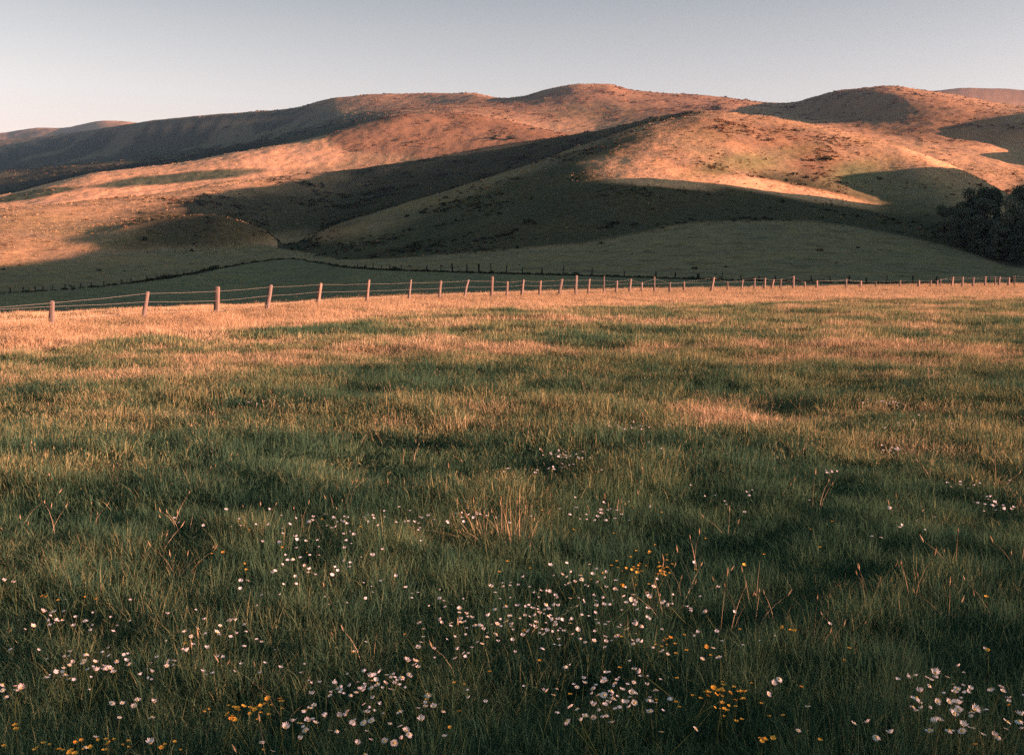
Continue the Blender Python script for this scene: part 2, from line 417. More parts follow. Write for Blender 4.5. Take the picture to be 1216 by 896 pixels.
def build_ground():
    th_f = np.arctan(np.linspace(-0.70, 0.70, 780))
    n_s = 150
    th_s = np.linspace(th_f[-1], th_f[0] + 2 * np.pi, n_s + 2)[1:-1]
    TH_ = np.concatenate([th_f, th_s])
    dd = np.concatenate([[0.3], np.geomspace(0.8, 100, 150)[:-1], np.linspace(100, 200, 50)[:-1], np.geomspace(200, 1300, 560)[:-1], np.geomspace(1300, 2100, 140)[:-1], np.geomspace(2100, 7000, 70)])
    nc, nr = len(TH_), len(dd)
    T, Dm = np.meshgrid(TH_, dd, indexing='ij')
    tcl = np.clip(np.where(T > np.pi, T - 2 * np.pi, T), -math.atan(UMAX), math.atan(UMAX))
    rad = Dm / np.cos(tcl)
    X = rad * np.sin(T); Y = rad * np.cos(T)
    Z = height(X.ravel(), Y.ravel())
    V = np.stack([X.ravel(), Y.ravel(), Z], 1)
    V = np.concatenate([V, [[0, 0, float(Z[0])]]])
    i = np.arange(nc)[:, None]; j = np.arange(nr - 1)[None, :]
    i2 = (i + 1) % nc
    quads = np.stack([i * nr + j, i * nr + j + 1, i2 * nr + j + 1, i2 * nr + j], -1).reshape(-1, 4)
    ii = np.arange(nc)
    tris = np.stack([np.full(nc, nc * nr), ii * nr, ((ii + 1) % nc) * nr], 1)
    flat = np.concatenate([quads.ravel(), tris.ravel()])
    cnt = np.concatenate([np.full(len(quads), 4), np.full(nc, 3)])
    me = mesh_from('ground', V, flat, cnt, terrain_material())
    # cover colours
    u = np.tan(tcl).ravel(); d = Dm.ravel()
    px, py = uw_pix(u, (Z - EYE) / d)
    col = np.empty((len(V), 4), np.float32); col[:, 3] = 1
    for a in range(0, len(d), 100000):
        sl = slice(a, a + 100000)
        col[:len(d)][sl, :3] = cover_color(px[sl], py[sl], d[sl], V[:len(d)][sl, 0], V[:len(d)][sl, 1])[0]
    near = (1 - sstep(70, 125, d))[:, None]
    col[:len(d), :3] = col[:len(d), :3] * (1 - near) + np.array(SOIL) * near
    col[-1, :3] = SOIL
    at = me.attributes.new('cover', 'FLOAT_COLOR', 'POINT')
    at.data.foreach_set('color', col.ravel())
    o = link('ground', me); tag(o, kind='structure')
    o['label'] = 'rolling grassland and hills'
    return o


ground = build_ground()

# ------------------------------------------------------------------ helpers for placing
def fence_d(px):
    return pchip(FENCE_PX, FENCE_D, px)


def ray_ground(px, py, d0=100.0, d1=3000.0):
    """first ground point on the sight line of a photo pixel"""
    dd = np.geomspace(d0, d1, 1500)
    u, w = pix_uw(px, py)
    z = height(u * dd, dd)
    k = np.argmax(z >= EYE + w * dd)
    d = dd[k]
    return np.array([u * d, d, z[k]])


def near_ground(px, py, lift=0.0):
    u, w = pix_uw(px, py)
    d = (EYE - lift) / -w
    for _ in range(3):
        z = float(height(np.array([u * d]), np.array([d]))[0])
        d = (EYE - lift - z) / -w
    return np.array([u * d, d, z])


def leaf_material(name, translucent=0.25, rough=0.8):
    """returns material, node tree, colour socket setter"""
    m, nt, out = new_mat(name)
    df = nt.nodes.new('ShaderNodeBsdfDiffuse'); tr = nt.nodes.new('ShaderNodeBsdfTranslucent')
    mx = nt.nodes.new('ShaderNodeMixShader'); mx.inputs[0].default_value = translucent
    nt.links.new(df.outputs[0], mx.inputs[1]); nt.links.new(tr.outputs[0], mx.inputs[2]); nt.links.new(mx.outputs[0], out.inputs[0])

    def setc(sock):
        nt.links.new(sock, df.inputs[0]); nt.links.new(sock, tr.inputs[0])
    return m, nt, setc


def ramp_col(nt, fac, stops):
    r = nt.nodes.new('ShaderNodeValToRGB'); nt.links.new(fac, r.inputs[0])
    e = r.color_ramp.elements
    e[0].position, e[0].color = stops[0][0], (*stops[0][1], 1)
    e[1].position, e[1].color = stops[-1][0], (*stops[-1][1], 1)
    for p, c in stops[1:-1]:
        x = e.new(p); x.color = (*c, 1)
    return r.outputs[0]


def math_node(nt, op, a, b=None):
    n = nt.nodes.new('ShaderNodeMath'); n.operation = op
    for s, v in ((n.inputs[0], a), (n.inputs[1], b)):
        if v is None: continue
        if isinstance(v, bpy.types.NodeSocket): nt.links.new(v, s)
        else: s.default_value = v
    return n.outputs[0]


# ------------------------------------------------------------------ grass
def grass_material():
    m, nt, setc = leaf_material('meadow_grass', 0.28)
    dry = attr(nt, 'dry', 'INSTANCER').outputs['Fac']; tint = attr(nt, 'tint', 'INSTANCER').outputs['Fac']
    br = attr(nt, 'blade').outputs['Fac']; hh = attr(nt, 'along').outputs['Fac']
    f = nt.nodes.new('ShaderNodeMapRange'); f.interpolation_type = 'SMOOTHSTEP'
    nt.links.new(math_node(nt, 'SUBTRACT', dry, br), f.inputs['Value'])
    f.inputs['From Min'].default_value = -0.10; f.inputs['From Max'].default_value = 0.16
    g = ramp_col(nt, math_node(nt, 'ADD', math_node(nt, 'MULTIPLY', math_node(nt, 'FRACT', math_node(nt, 'MULTIPLY', br, 5.3)), 0.45), math_node(nt, 'MULTIPLY', tint, 0.6)),
                 [(0.0, (0.020, 0.050, 0.034)), (0.45, (0.046, 0.092, 0.054)), (0.8, (0.085, 0.130, 0.066)), (1.0, (0.14, 0.155, 0.075))])
    sw = ramp_col(nt, math_node(nt, 'FRACT', math_node(nt, 'ADD', math_node(nt, 'MULTIPLY', br, 9.7), tint)),
                  [(0.0, (0.32, 0.205, 0.105)), (0.5, (0.50, 0.33, 0.19)), (1.0, (0.63, 0.44, 0.28))])
    f2 = nt.nodes.new('ShaderNodeMapRange'); f2.interpolation_type = 'SMOOTHSTEP'
    nt.links.new(dry, f2.inputs['Value']); f2.inputs['From Min'].default_value = 0.45; f2.inputs['From Max'].default_value = 0.85
    sw = mix_col(nt, f2.outputs[0], (0.31, 0.265, 0.12), sw)
    c = mix_col(nt, f.outputs[0], g, sw)
    setc(c)
    return m


def make_tuft(n, radius, h0, h1, width, lean, seed, heads=0.0, segs=3):
    """a tuft of separate curved blades; returns a mesh"""
    r = np.random.default_rng(seed)
    V, F, CN, BR, AL = [], [], [], [], []
    base = 0
    for i in range(n):
        a = r.uniform(0, 2 * np.pi); rr = radius * math.sqrt(r.uniform())
        p = np.array([rr * math.cos(a), rr * math.sin(a), -0.02])
        hgt = r.uniform(h0, h1) * (1 - 0.25 * rr / radius)
        la = a + r.normal(0, 0.9); ln = abs(r.normal(0, lean)) + 0.05
        out = np.array([math.cos(la), math.sin(la), 0]); fa = r.uniform(0, np.pi)
        side = np.array([math.cos(fa), math.sin(fa), 0])
        w = width * r.uniform(0.6, 1.3); br = r.uniform()
        for k in range(segs + 1):
            t = k / segs
            c = p + out * hgt * ln * t * t + np.array([0, 0, hgt * t * (1 - 0.25 * ln * t)])
            ww = w * (1 - t) ** 0.7 if k < segs else 0
            if k < segs:
                V += [c - side * ww / 2, c + side * ww / 2]; BR += [br, br]; AL += [t, t]
            else:
                V.append(c); BR.append(br); AL.append(1)
            if k and k < segs:
                b = base + 2 * (k - 1); F += [b, b + 1, b + 3, b + 2]; CN.append(4)
        b = base + 2 * (segs - 1); F += [b, b + 1, b + 2]; CN.append(3)
        base += 2 * segs + 1
        if r.uniform() < heads:                      # a seed head near the tip
            L = r.uniform(0.025, 0.055); hw = r.uniform(0.0022, 0.0045) * (1.0 if width < 0.006 else 1.6)
            up = np.array([0, 0, 1]) * 0.9 + out * ln * 0.8; up /= np.linalg.norm(up)
            c0 = V[-1] - up * 0.01
            for q in range(2):
                s2 = np.array([math.cos(fa + q * 1.57), math.sin(fa + q * 1.57), 0]) * hw
                V += [c0, c0 + up * L * 0.4 + s2, c0 + up * L, c0 + up * L * 0.4 - s2]
                BR += [br] * 4; AL += [1] * 4
                F += [base, base + 1, base + 2, base + 3]; CN.append(4); base += 4
    return V, F, CN, BR, AL


def tuft_mesh(name, mat, *a, **k):
    V, F, CN, BR, AL = make_tuft(*a, **k)
    me = mesh_from(name, V, F, CN, mat, smooth=False)
    for nm, arr in (('blade', BR), ('along', AL)):
        at = me.attributes.new(nm, 'FLOAT', 'POINT'); at.data.foreach_set('value', np.asarray(arr, np.float32))
    return me


def scatter_group(name, coll):
    g = bpy.data.node_groups.new(name, 'GeometryNodeTree')
    g.interface.new_socket('Geometry', in_out='INPUT', socket_type='NodeSocketGeometry')
    g.interface.new_socket('Geometry', in_out='OUTPUT', socket_type='NodeSocketGeometry')
    gi = g.nodes.new('NodeGroupInput'); go = g.nodes.new('NodeGroupOutput')
    ci = g.nodes.new('GeometryNodeCollectionInfo'); ci.inputs['Collection'].default_value = coll
    ci.inputs['Separate Children'].default_value = True; ci.inputs['Reset Children'].default_value = True
    ip = g.nodes.new('GeometryNodeInstanceOnPoints'); ip.inputs['Pick Instance'].default_value = True

    def na(n, t):
        x = g.nodes.new('GeometryNodeInputNamedAttribute'); x.data_type = t; x.inputs['Name'].default_value = n
        return x.outputs['Attribute']
    g.links.new(gi.outputs[0], ip.inputs['Points']); g.links.new(ci.outputs[0], ip.inputs['Instance'])
    g.links.new(na('pick', 'INT'), ip.inputs['Instance Index'])
    er = g.nodes.new('FunctionNodeEulerToRotation'); g.links.new(na('turn', 'FLOAT_VECTOR'), er.inputs[0])
    g.links.new(er.outputs[0], ip.inputs['Rotation']); g.links.new(na('size', 'FLOAT_VECTOR'), ip.inputs['Scale'])
    g.links.new(ip.outputs[0], go.inputs[0])
    return g


def scatter(name, meshes, P, pick, turn, size, extra=None):
    coll = bpy.data.collections.new(name + '_kinds')
    for i, me in enumerate(meshes):
        o = bpy.data.objects.new('%s_kind.%03d' % (name, i), me); coll.objects.link(o)
    me = bpy.data.meshes.new(name)
    me.vertices.add(len(P)); me.vertices.foreach_set('co', np.asarray(P, np.float32).ravel())
    a = me.attributes.new('pick', 'INT', 'POINT'); a.data.foreach_set('value', np.asarray(pick, np.int32))
    a = me.attributes.new('turn', 'FLOAT_VECTOR', 'POINT'); a.data.foreach_set('vector', np.asarray(turn, np.float32).ravel())
    a = me.attributes.new('size', 'FLOAT_VECTOR', 'POINT'); a.data.foreach_set('vector', np.asarray(size, np.float32).ravel())
    for k, v in (extra or {}).items():
        a = me.attributes.new(k, 'FLOAT', 'POINT'); a.data.foreach_set('value', np.asarray(v, np.float32))
    o = link(name, me)
    md = o.modifiers.new('scatter', 'NODES'); md.node_group = scatter_group(name + '_scatter', coll)
    return tag(o, kind='stuff')


def sector(n, d0, d1, umax=0.62):
    side = 6.0 if umax > 0.6 else 0.0                     # the meadow goes on past the frame on both sides
    A = lambda q: umax * q * q / 2 + side * q
    a = rng.uniform(A(d0), A(d1), n)
    d = (-side + np.sqrt(side * side + 2 * umax * a)) / umax
    return rng.uniform(-1, 1, n) * (umax * d + side), d


def meadow_dry(x, y):
    """share of straw-coloured blades"""
    u = x / np.maximum(y, 0.1); px = u * F0 + 608
    fd = fence_d(np.clip(px, -200, 1400))
    t = (y - fd) / fd
    k = np.interp(px, [0, 172, 584, 1180], [0.17, 0.16, 0.25, 0.33])
    band = sstep(-k - 0.10, -k + 0.02, t + 0.05 * perlin(x / 4.0, y / 4.0))
    n = fbm(x / 3.4 + 3, y / 2.2 + 1, 3); n2 = fbm(x / 11 + 30, y / 6 + 4, 2)
    base = np.interp(y, [2.5, 5, 8, 12, 22, 60], [-0.02, 0.03, 0.21, 0.37, 0.43, 0.46])
    k2 = np.interp(y, [3, 7, 12], [0.25, 0.7, 1.0])
    n3 = fbm(x / 1.1 + 13, y / 0.8 + 3, 2)
    dry = base + k2 * (0.75 * n + 0.5 * n2 + 0.45 * n3)
    dry = np.clip(dry, 0.0, 0.80)
    return dry * (1 - band) + band * np.clip(0.92 + 0.35 * n + 0.45 * np.minimum(n3 + 0.15, 0), 0.15, 1.05), band


NEAR_POSTS = [(-330, 392, .03), (-190, 378, .06), (-62, 366, .05), (60, 357, .04), (172, 346, .15), (257, 340, .02), (318, 338, .09), (378, 336, .08), (436, 332, .09), (486, 332, .10), (522, 333, .08), (553, 332, .17),
              (584, 328, .05), (602, 334, .03), (620, 332, .06), (641, 333, .06), (665, 331, .13), (684, 327, .06), (699, 331, .08), (717, 328, .01), (732, 333, .06), (748, 331, .09),
              (762, 335, .01), (777, 328, .0), (795, 335, .03), (812, 334, .02), (846, 329, .10), (864, 334, -.02), (881, 332, .05), (896, 330, .0), (908, 330, .03), (917, 331.5, .12),
              (927, 331, .06), (942, 327.5, .0), (956, 335, -.03), (970, 333, .0), (1005, 331, .0), (1022, 334, .0), (1040, 334, .05), (1069, 333, .0), (1091, 333, .02), (1105, 333, .03), (1113, 333, .0),
              (1117, 331, .02), (1131, 328.5, .05), (1143, 328.5, .0), (1156, 329, .02), (1170, 328, .02), (1182, 328, .0), (1187, 328.5, .07), (1198, 329, .03), (1205, 327, .02), (1228, 328, .03), (1262, 328, .0), (1300, 328, .04), (1345, 328, .01)]
gmat = grass_material()
kinds = []
for i in range(8): kinds.append(tuft_mesh('tuft_near', gmat, 34, 0.085, 0.09, 0.21, 0.0042, 0.5, 100 + i))
for i in range(6): kinds.append(tuft_mesh('tuft_mid', gmat, 34, 0.13, 0.10, 0.24, 0.0075, 0.45, 200 + i, heads=0.06))
for i in range(6): kinds.append(tuft_mesh('tuft_far', gmat, 30, 0.22, 0.11, 0.27, 0.016, 0.4, 300 + i, segs=2))
for i in range(6): kinds.append(tuft_mesh('tuft_band', gmat, 26, 0.20, 0.12, 0.37, 0.009, 0.35, 400 + i, heads=0.35))


def build_meadow():
    Xs, Ys, K, S = [], [], [], []
    for n, d0, d1, k0, kn, s0 in ((37500, 0.3, 8.5, 0, 8, 1.0), (49000, 7.0, 24, 8, 6, 1.0), (75000, 21, 58, 14, 6, 1.0), (67000, 52, 112, 14, 6, 1.15)):
        x, y = sector(n, d0, d1)
        Xs.append(x); Ys.append(y); K.append(k0 + rng.integers(0, kn, n)); S.append(np.full(n, s0))
    # thick strip of tall hay along the near fence
    n = 31000
    px = rng.uniform(-330, 1400, n); fd = fence_d(px)
    k = np.interp(px, [0, 172, 584, 1180], [0.15, 0.14, 0.23, 0.30])
    y = fd * (1 + rng.uniform(-1, 0.85, n) * k * np.where(rng.uniform(size=n) < 0.5, 1.0, 0.6)); x = (px - 608) / F0 * y
    Xs.append(x); Ys.append(y); K.append(20 + rng.integers(0, 6, n)); S.append(np.full(n, 1.0))
    pp = np.repeat([p[0] for p in NEAR_POSTS], 9).astype(float); yy = fence_d(pp) + rng.normal(-0.1, 0.22, len(pp)); xx = (pp - 608) / F0 * fence_d(pp) + rng.normal(0, 0.22, len(pp))
    Xs.append(xx); Ys.append(yy); K.append(20 + rng.integers(0, 6, len(pp))); S.append(np.full(len(pp), 1.25))
    x = np.concatenate(Xs); y = np.concatenate(Ys); k = np.concatenate(K); s = np.concatenate(S)
    z = height(x, y)
    dry, band = meadow_dry(x, y)
    lush = fbm(x / 2.1 + 50, y / 1.6, 3)
    tus = perlin(x / 0.55 + 7, y / 0.5) * np.interp(y, [3, 30], [1.0, 0.6]) + 0.6 * perlin(x / 1.3 + 2, y / 1.0 + 5)
    hs = s * rng.uniform(0.7, 1.3, len(x)) * np.clip(1 + 0.7 * lush + 0.85 * tus, 0.32, 2.1)
    hs = np.where(band > 0.5, np.minimum(hs, 1.45), hs)
    ws = s * rng.uniform(0.85, 1.2, len(x))
    turn = np.stack([rng.normal(0, 0.10, len(x)), rng.normal(0, 0.10, len(x)), rng.uniform(0, 2 * np.pi, len(x))], 1)
    scatter('meadow_grass', kinds, np.stack([x, y, z], 1), k, turn, np.stack([ws, ws, hs], 1), {'dry': dry, 'tint': np.clip(0.45 + 0.9 * perlin(x / 0.42 + 3, y / 0.36) + 0.6 * perlin(x / 1.5 + 9, y / 1.1) + rng.normal(0, 0.12, len(x)), 0, 1)})
    # single tall seeding stalks standing out of the sward
    sk = [tuft_mesh('stalk', gmat, 3, 0.05, 0.22, 0.42, 0.0028, 0.45, 500 + i, heads=0.85, segs=4) for i in range(8)]
    sk2 = [tuft_mesh('stalk_far', gmat, 4, 0.10, 0.20, 0.38, 0.0045, 0.4, 520 + i, heads=0.7, segs=3) for i in range(6)]
    x1, y1 = sector(650, 1.2, 8.5); x2, y2 = sector(7400, 7.0, 40)
    p3 = rng.uniform(-200, 1300, 3700); y3 = fence_d(p3) * (1 + rng.uniform(-0.13, 0.14, 3700)); x3 = (p3 - 608) / F0 * y3
    x = np.concatenate([x1, x2, x3]); y = np.concatenate([y1, y2, y3])
    k = np.concatenate([rng.integers(0, 8, len(x1)), 8 + rng.integers(0, 6, len(x2)), 8 + rng.integers(0, 6, len(x3))])
    keep = rng.uniform(size=len(x)) < np.where(np.arange(len(x)) >= len(x1) + len(x2), 0.75, np.clip(0.35 + 1.3 * fbm(x / 1.8 + 11, y / 1.4 + 2, 3), 0.02, 1))
    x, y, k = x[keep], y[keep], k[keep]
    z = height(x, y); n = len(x)
    turn = np.stack([rng.normal(0, 0.14, n), rng.normal(0, 0.14, n), rng.uniform(0, 2 * np.pi, n)], 1)
    sz = rng.uniform(0.7, 1.15, n)
    scatter('seeding_grass', sk + sk2, np.stack([x, y, z], 1), k, turn, np.stack([sz, sz, sz], 1), {'dry': np.full(n, 1.1), 'tint': rng.uniform(size=n)})


if QUICK != 't':
    build_meadow()


# ------------------------------------------------------------------ hillside scrub and tussocks
def bush_material(name, stops):
    m, nt, setc = leaf_material(name, 0.12)
    oi = nt.nodes.new('ShaderNodeObjectInfo')
    br = attr(nt, 'blade').outputs['Fac']; tint = attr(nt, 'tint', 'INSTANCER').outputs['Fac']
    v = math_node(nt, 'ADD', math_node(nt, 'MULTIPLY', br, 0.35), math_node(nt, 'MULTIPLY', tint, 0.65))
    setc(ramp_col(nt, v, stops))
    return m


def leaf_clump(name, mat, n, seed, leaf=0.35, squash=0.7):
    """unit-size low shrub made of many little leaf faces"""
    r = np.random.default_rng(seed)
    V, F, CN, BR = [], [], [], []
    for i in range(n):
        a = r.uniform(0, 2 * np.pi); ph = math.acos(r.uniform(0, 1)); q = r.uniform(0.45, 1.0)
        c = np.array([math.sin(ph) * math.cos(a), math.sin(ph) * math.sin(a), math.cos(ph) * squash]) * q * 0.5 * r.uniform(0.75, 1.1)
        nrm = r.normal(0, 1, 3) + c * 2; nrm /= np.linalg.norm(nrm)
        t = np.cross(nrm, r.normal(0, 1, 3)); t /= np.linalg.norm(t); b = np.cross(nrm, t)
        L = leaf * r.uniform(0.6, 1.2) * 0.5
        j = len(V)
        V += [c - t * L, c + b * L * 0.6, c + t * L, c - b * L * 0.6]
        F += [j, j + 1, j + 2, j + 3]; CN.append(4); BR += [r.uniform()] * 4
    me = mesh_from(name, V, F, CN, mat, smooth=False)
    at = me.attributes.new('blade', 'FLOAT', 'POINT'); at.data.foreach_set('value', np.asarray(BR, np.float32))
    return me


def build_scrub():
    mr = bush_material('russet_scrub', [(0.0, (0.07, 0.04, 0.022)), (0.5, (0.15, 0.078, 0.042)), (1.0, (0.24, 0.135, 0.075))])
    md = bush_material('dark_scrub', [(0.0, (0.016, 0.020, 0.012)), (0.5, (0.03, 0.034, 0.020)), (1.0, (0.055, 0.052, 0.03))])
    mt = bush_material('pale_tussock', [(0.0, (0.17, 0.13, 0.07)), (0.5, (0.28, 0.19, 0.10)), (1.0, (0.44, 0.29, 0.16))])
    kinds = [leaf_clump('scrub', mr, 22, 600 + i) for i in range(4)] + [leaf_clump('scrub', md, 22, 610 + i) for i in range(4)] + [leaf_clump('tussock', mt, 14, 620 + i, squash=0.6) for i in range(4)]
    x, y = sector(420000, 200, 2300, 0.58)
    # many more samples close by, where they show
    x2, y2 = sector(260000, 200, 760, 0.58)
    x = np.concatenate([x, x2]); y = np.concatenate([y, y2])
    z = height(x, y, detail=False)
    px, py = uw_pix(x / y, (z - EYE) / y)
    s, g, c, k = [np.zeros(len(x)) for _ in range(4)]
    for a in range(0, len(x), 100000):
        sl = slice(a, a + 100000)
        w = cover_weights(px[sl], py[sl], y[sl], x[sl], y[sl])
        s[sl], g[sl], c[sl], k[sl] = w
    cl = fbm(x / 38 + 4, y / 38 + 7, 3)
    cl2 = fbm(x / 12 + 1, y / 12 + 2, 2)
    p_r = np.clip(c, 0, 1) * np.clip(0.05 + 1.6 * cl + 0.8 * cl2, 0.012, 1) * 0.6
    p_d = (np.clip(k, 0, 1) * 0.5 + 0.002 + 0.03 * np.clip(c, 0, 1)) * np.clip(-0.02 + 1.7 * cl + 0.9 * cl2, 0.0, 1)
    p_t = np.clip(s + 0.3 * g - 0.3 * c, 0, 1) * np.clip(0.25 + 0.6 * cl2, 0.02, 1) * 0.45
    D, _ = feat_at(x / y)
    names = [f[0] for f in FEAT]
    flat = (y < D[:, names.index('foot')])
    p_r = np.where(flat, p_r * 0.05, p_r); p_d = np.where(flat, p_d * 0.12, p_d); p_t = np.where(flat, p_t * 0.15, p_t)
    r = rng.uniform(size=len(x))
    kind = np.where(r < p_r, 0, np.where(r < p_r + p_d, 1, np.where(r < p_r + p_d + p_t, 2, -1)))
    keep = kind >= 0
    x, y, kind = x[keep], y[keep], kind[keep]
    z = height(x, y); n = len(x)
    dist = np.clip(y / 500.0, 0.6, 3.0) ** 0.6
    size = np.select([kind == 0, kind == 1], [rng.gamma(4, 0.30, n), rng.gamma(2.0, 0.55, n)], rng.gamma(4, 0.22, n)) * dist
    pick = kind * 4 + rng.integers(0, 4, n)
    turn = np.stack([np.zeros(n), np.zeros(n), rng.uniform(0, 6.28, n)], 1)
    sz = np.stack([size * rng.uniform(0.8, 1.4, n), size * rng.uniform(0.8, 1.4, n), size * rng.uniform(0.8, 1.1, n)], 1)
    P = np.stack([x, y, z - 0.03], 1)
    print('scrub', n)
    scatter('hillside_scrub', kinds, P, pick, turn, sz, {'tint': rng.uniform(size=n)})
    # rank dark growth along the ditches where the valley fences stand
    uu = rng.uniform(-0.56, 0.56, 9000); D, _ = feat_at(uu); dd = D[:, names.index('ditch')]
    pxx = uu * F0 + 608
    dens = np.interp(pxx, [0, 120, 150, 240, 305, 312, 345, 420, 520, 900, 1216], [0.08, 0.10, 0.3, 0.55, 0.5, 0.35, 0.7, 0.5, 0.3, 0.25, 0.18])
    kp = rng.uniform(size=len(uu)) < dens
    uu, dd, pxx = uu[kp], dd[kp], pxx[kp]
    dd = dd + rng.normal(0.6, 0.8, len(uu)); X = uu * dd; Z = height(X, dd); n = len(uu)
    big = np.interp(pxx, [0, 150, 190, 240, 300, 420, 1216], [0.55, 0.6, 1.0, 1.0, 0.7, 0.7, 0.5])
    size = rng.gamma(4, 0.25, n) * big
    mg = bush_material('ditch_growth', [(0.0, (0.014, 0.018, 0.011)), (1.0, (0.04, 0.042, 0.024))])
    scatter('ditch_weeds', [leaf_clump('weed', mg, 22, 640 + i, squash=0.7) for i in range(4)], np.stack([X, dd, Z], 1), rng.integers(0, 4, n),
            np.stack([np.zeros(n), np.zeros(n), rng.uniform(0, 6.28, n)], 1), np.stack([size * 1.3, size, size], 1), {'tint': rng.uniform(size=n)})


if QUICK != 't':
    build_scrub()


# ------------------------------------------------------------------ fences
def wood_material(name, a, b):
    m, nt, out = new_mat(name)
    tc = nt.nodes.new('ShaderNodeTexCoord'); mp = nt.nodes.new('ShaderNodeMapping'); mp.inputs['Scale'].default_value = (14, 14, 1.2)
    oi = nt.nodes.new('ShaderNodeObjectInfo')
    nt.links.new(tc.outputs['Object'], mp.inputs[0])
    n = noise(nt, mp.outputs[0], 2.0, 5, 0.65)
    c = mix_col(nt, ramp(nt, n, 0.3, 0.7), a, b)
    c = mix_col(nt, ramp(nt, oi.outputs['Random'], 0, 1, 0, 0.8), c, tuple(0.62 * (0.5 * q + 0.5 * sum(a) / 3) for q in a))
    p = nt.nodes.new('ShaderNodeBsdfPrincipled'); p.inputs['Roughness'].default_value = 0.9; p.inputs['Specular IOR Level'].default_value = 0.15
    nt.links.new(c, p.inputs['Base Color']); nt.links.new(p.outputs[0], out.inputs[0])
    bp = nt.nodes.new('ShaderNodeBump'); bp.inputs['Strength'].default_value = 0.6; bp.inputs['Distance'].default_value = 0.01
    nt.links.new(n, bp.inputs['Height']); nt.links.new(bp.outputs[0], p.inputs['Normal'])
    return m


def post_mesh(name, w, h, lean, seed, mat):
    """rough split timber: uneven six-sided section, worn slanting top, leaning"""
    r = np.random.default_rng(seed)
    ns = 8; levels = [-0.25, 0.02, h * 0.35, h * 0.7, h - 0.035, h]
    rot = r.uniform(0, 1.57)
    ang = rot + np.array([b + o for b in (0.785, 2.356, 3.927, 5.498) for o in (-0.16, 0.16)]) + r.normal(0, 0.04, ns)
    rad = w / 2 * 1.22 * r.uniform(0.9, 1.1, ns)
    slant = r.normal(0, 0.12, 2); V = []
    for k, zz in enumerate(levels):
        tp = 1.05 - 0.12 * max(zz, 0) / h
        if k == len(levels) - 1: tp *= 0.8
        jit = r.normal(0, 0.006, 2)
        for a, q in zip(ang, rad):
            x, y = q * tp * math.cos(a), q * tp * math.sin(a) * 0.85
            dz = (slant[0] * x + slant[1] * y) if k >= len(levels) - 2 else 0
            V.append((x + jit[0] + lean[0] * zz, y + jit[1] + lean[1] * zz, zz + dz))
    F, CN = [], []
    for k in range(len(levels) - 1):
        for i in range(ns):
            j = (i + 1) % ns
            F += [k * ns + i, k * ns + j, (k + 1) * ns + j, (k + 1) * ns + i]; CN.append(4)
    F += [(len(levels) - 1) * ns + i for i in range(ns)]; CN.append(ns)
    return mesh_from(name, V, F, CN, mat, smooth=False)


def tube_mesh(name, pts, rad, mat, ns=5):
    pts = np.asarray(pts, float); n = len(pts)
    tan = np.gradient(pts, axis=0); tan /= np.linalg.norm(tan, axis=1)[:, None]
    up = np.array([0, 0, 1.0]); a = np.cross(tan, up); a /= np.linalg.norm(a, axis=1)[:, None] + 1e-9; b = np.cross(a, tan)
    rad = np.broadcast_to(rad, (n,))
    V = []
    for i in range(n):
        for k in range(ns):
            t = 2 * np.pi * k / ns
            V.append(pts[i] + rad[i] * (a[i] * math.cos(t) + b[i] * math.sin(t)))
    F, CN = [], []
    for i in range(n - 1):
        for k in range(ns):
            j = (k + 1) % ns
            F += [i * ns + k, i * ns + j, (i + 1) * ns + j, (i + 1) * ns + k]; CN.append(4)
    F += list(range(ns))[::-1] + [(n - 1) * ns + k for k in range(ns)]; CN += [ns, ns]
    return mesh_from(name, V, F, CN, mat)


def empty(name, loc):
    o = bpy.data.objects.new(name, None); C.objects.link(o); o.location = loc; o.empty_display_size = 0.3
    return o


def wire_metal(name, col):
    m, nt, out = new_mat(name)
    geo = nt.nodes.new('ShaderNodeNewGeometry')
    n = noise(nt, geo.outputs['Position'], 3.0, 2)
    p = nt.nodes.new('ShaderNodeBsdfPrincipled'); p.inputs['Roughness'].default_value = 0.55; p.inputs['Metallic'].default_value = 0.2
    nt.links.new(mix_col(nt, n, col, tuple(0.6 * c for c in col)), p.inputs['Base Color']); nt.links.new(p.outputs[0], out.inputs[0])
    return m


def build_fence(name, posts, label, wires, wmat, pmat, wrad, width):
    """posts: list of (x, y, z, height, (leanx, leany)); wires: fractions of a post height"""
    o0 = np.array(posts[0][:3])
    root = empty(name, Vector(o0)); tag(root, label, 'fence')
    for i, (x, y, z, h, ln) in enumerate(posts):
        me = post_mesh('fence_post', width * rng.uniform(0.72, 1.3), h, ln, 900 + i, pmat)
        p = link('fence_post', me, root); p.location = Vector((x, y, z)) - Vector(o0)
    for hw in wires:
        pts = []
        for i, (x, y, z, h, ln) in enumerate(posts):
            hh = min(hw, h - 0.06)
            a = np.array([x + ln[0] * hh, y + ln[1] * hh - width * 0.45, z + hh]) - o0
            if pts:
                m = (pts[-1] + a) / 2; m[2] -= 0.004 * np.linalg.norm(a - pts[-1])
                pts.append(m)
            pts.append(a)
        link('wire', tube_mesh('wire', pts, wrad, wmat, 5), root)
    return root


wood = wood_material('weathered_post', (0.24, 0.155, 0.11), (0.10, 0.066, 0.05))
darkwood = wood_material('old_grey_post', (0.045, 0.038, 0.03), (0.02, 0.018, 0.015))
wirem = wire_metal('galvanised_wire', (0.62, 0.55, 0.45))

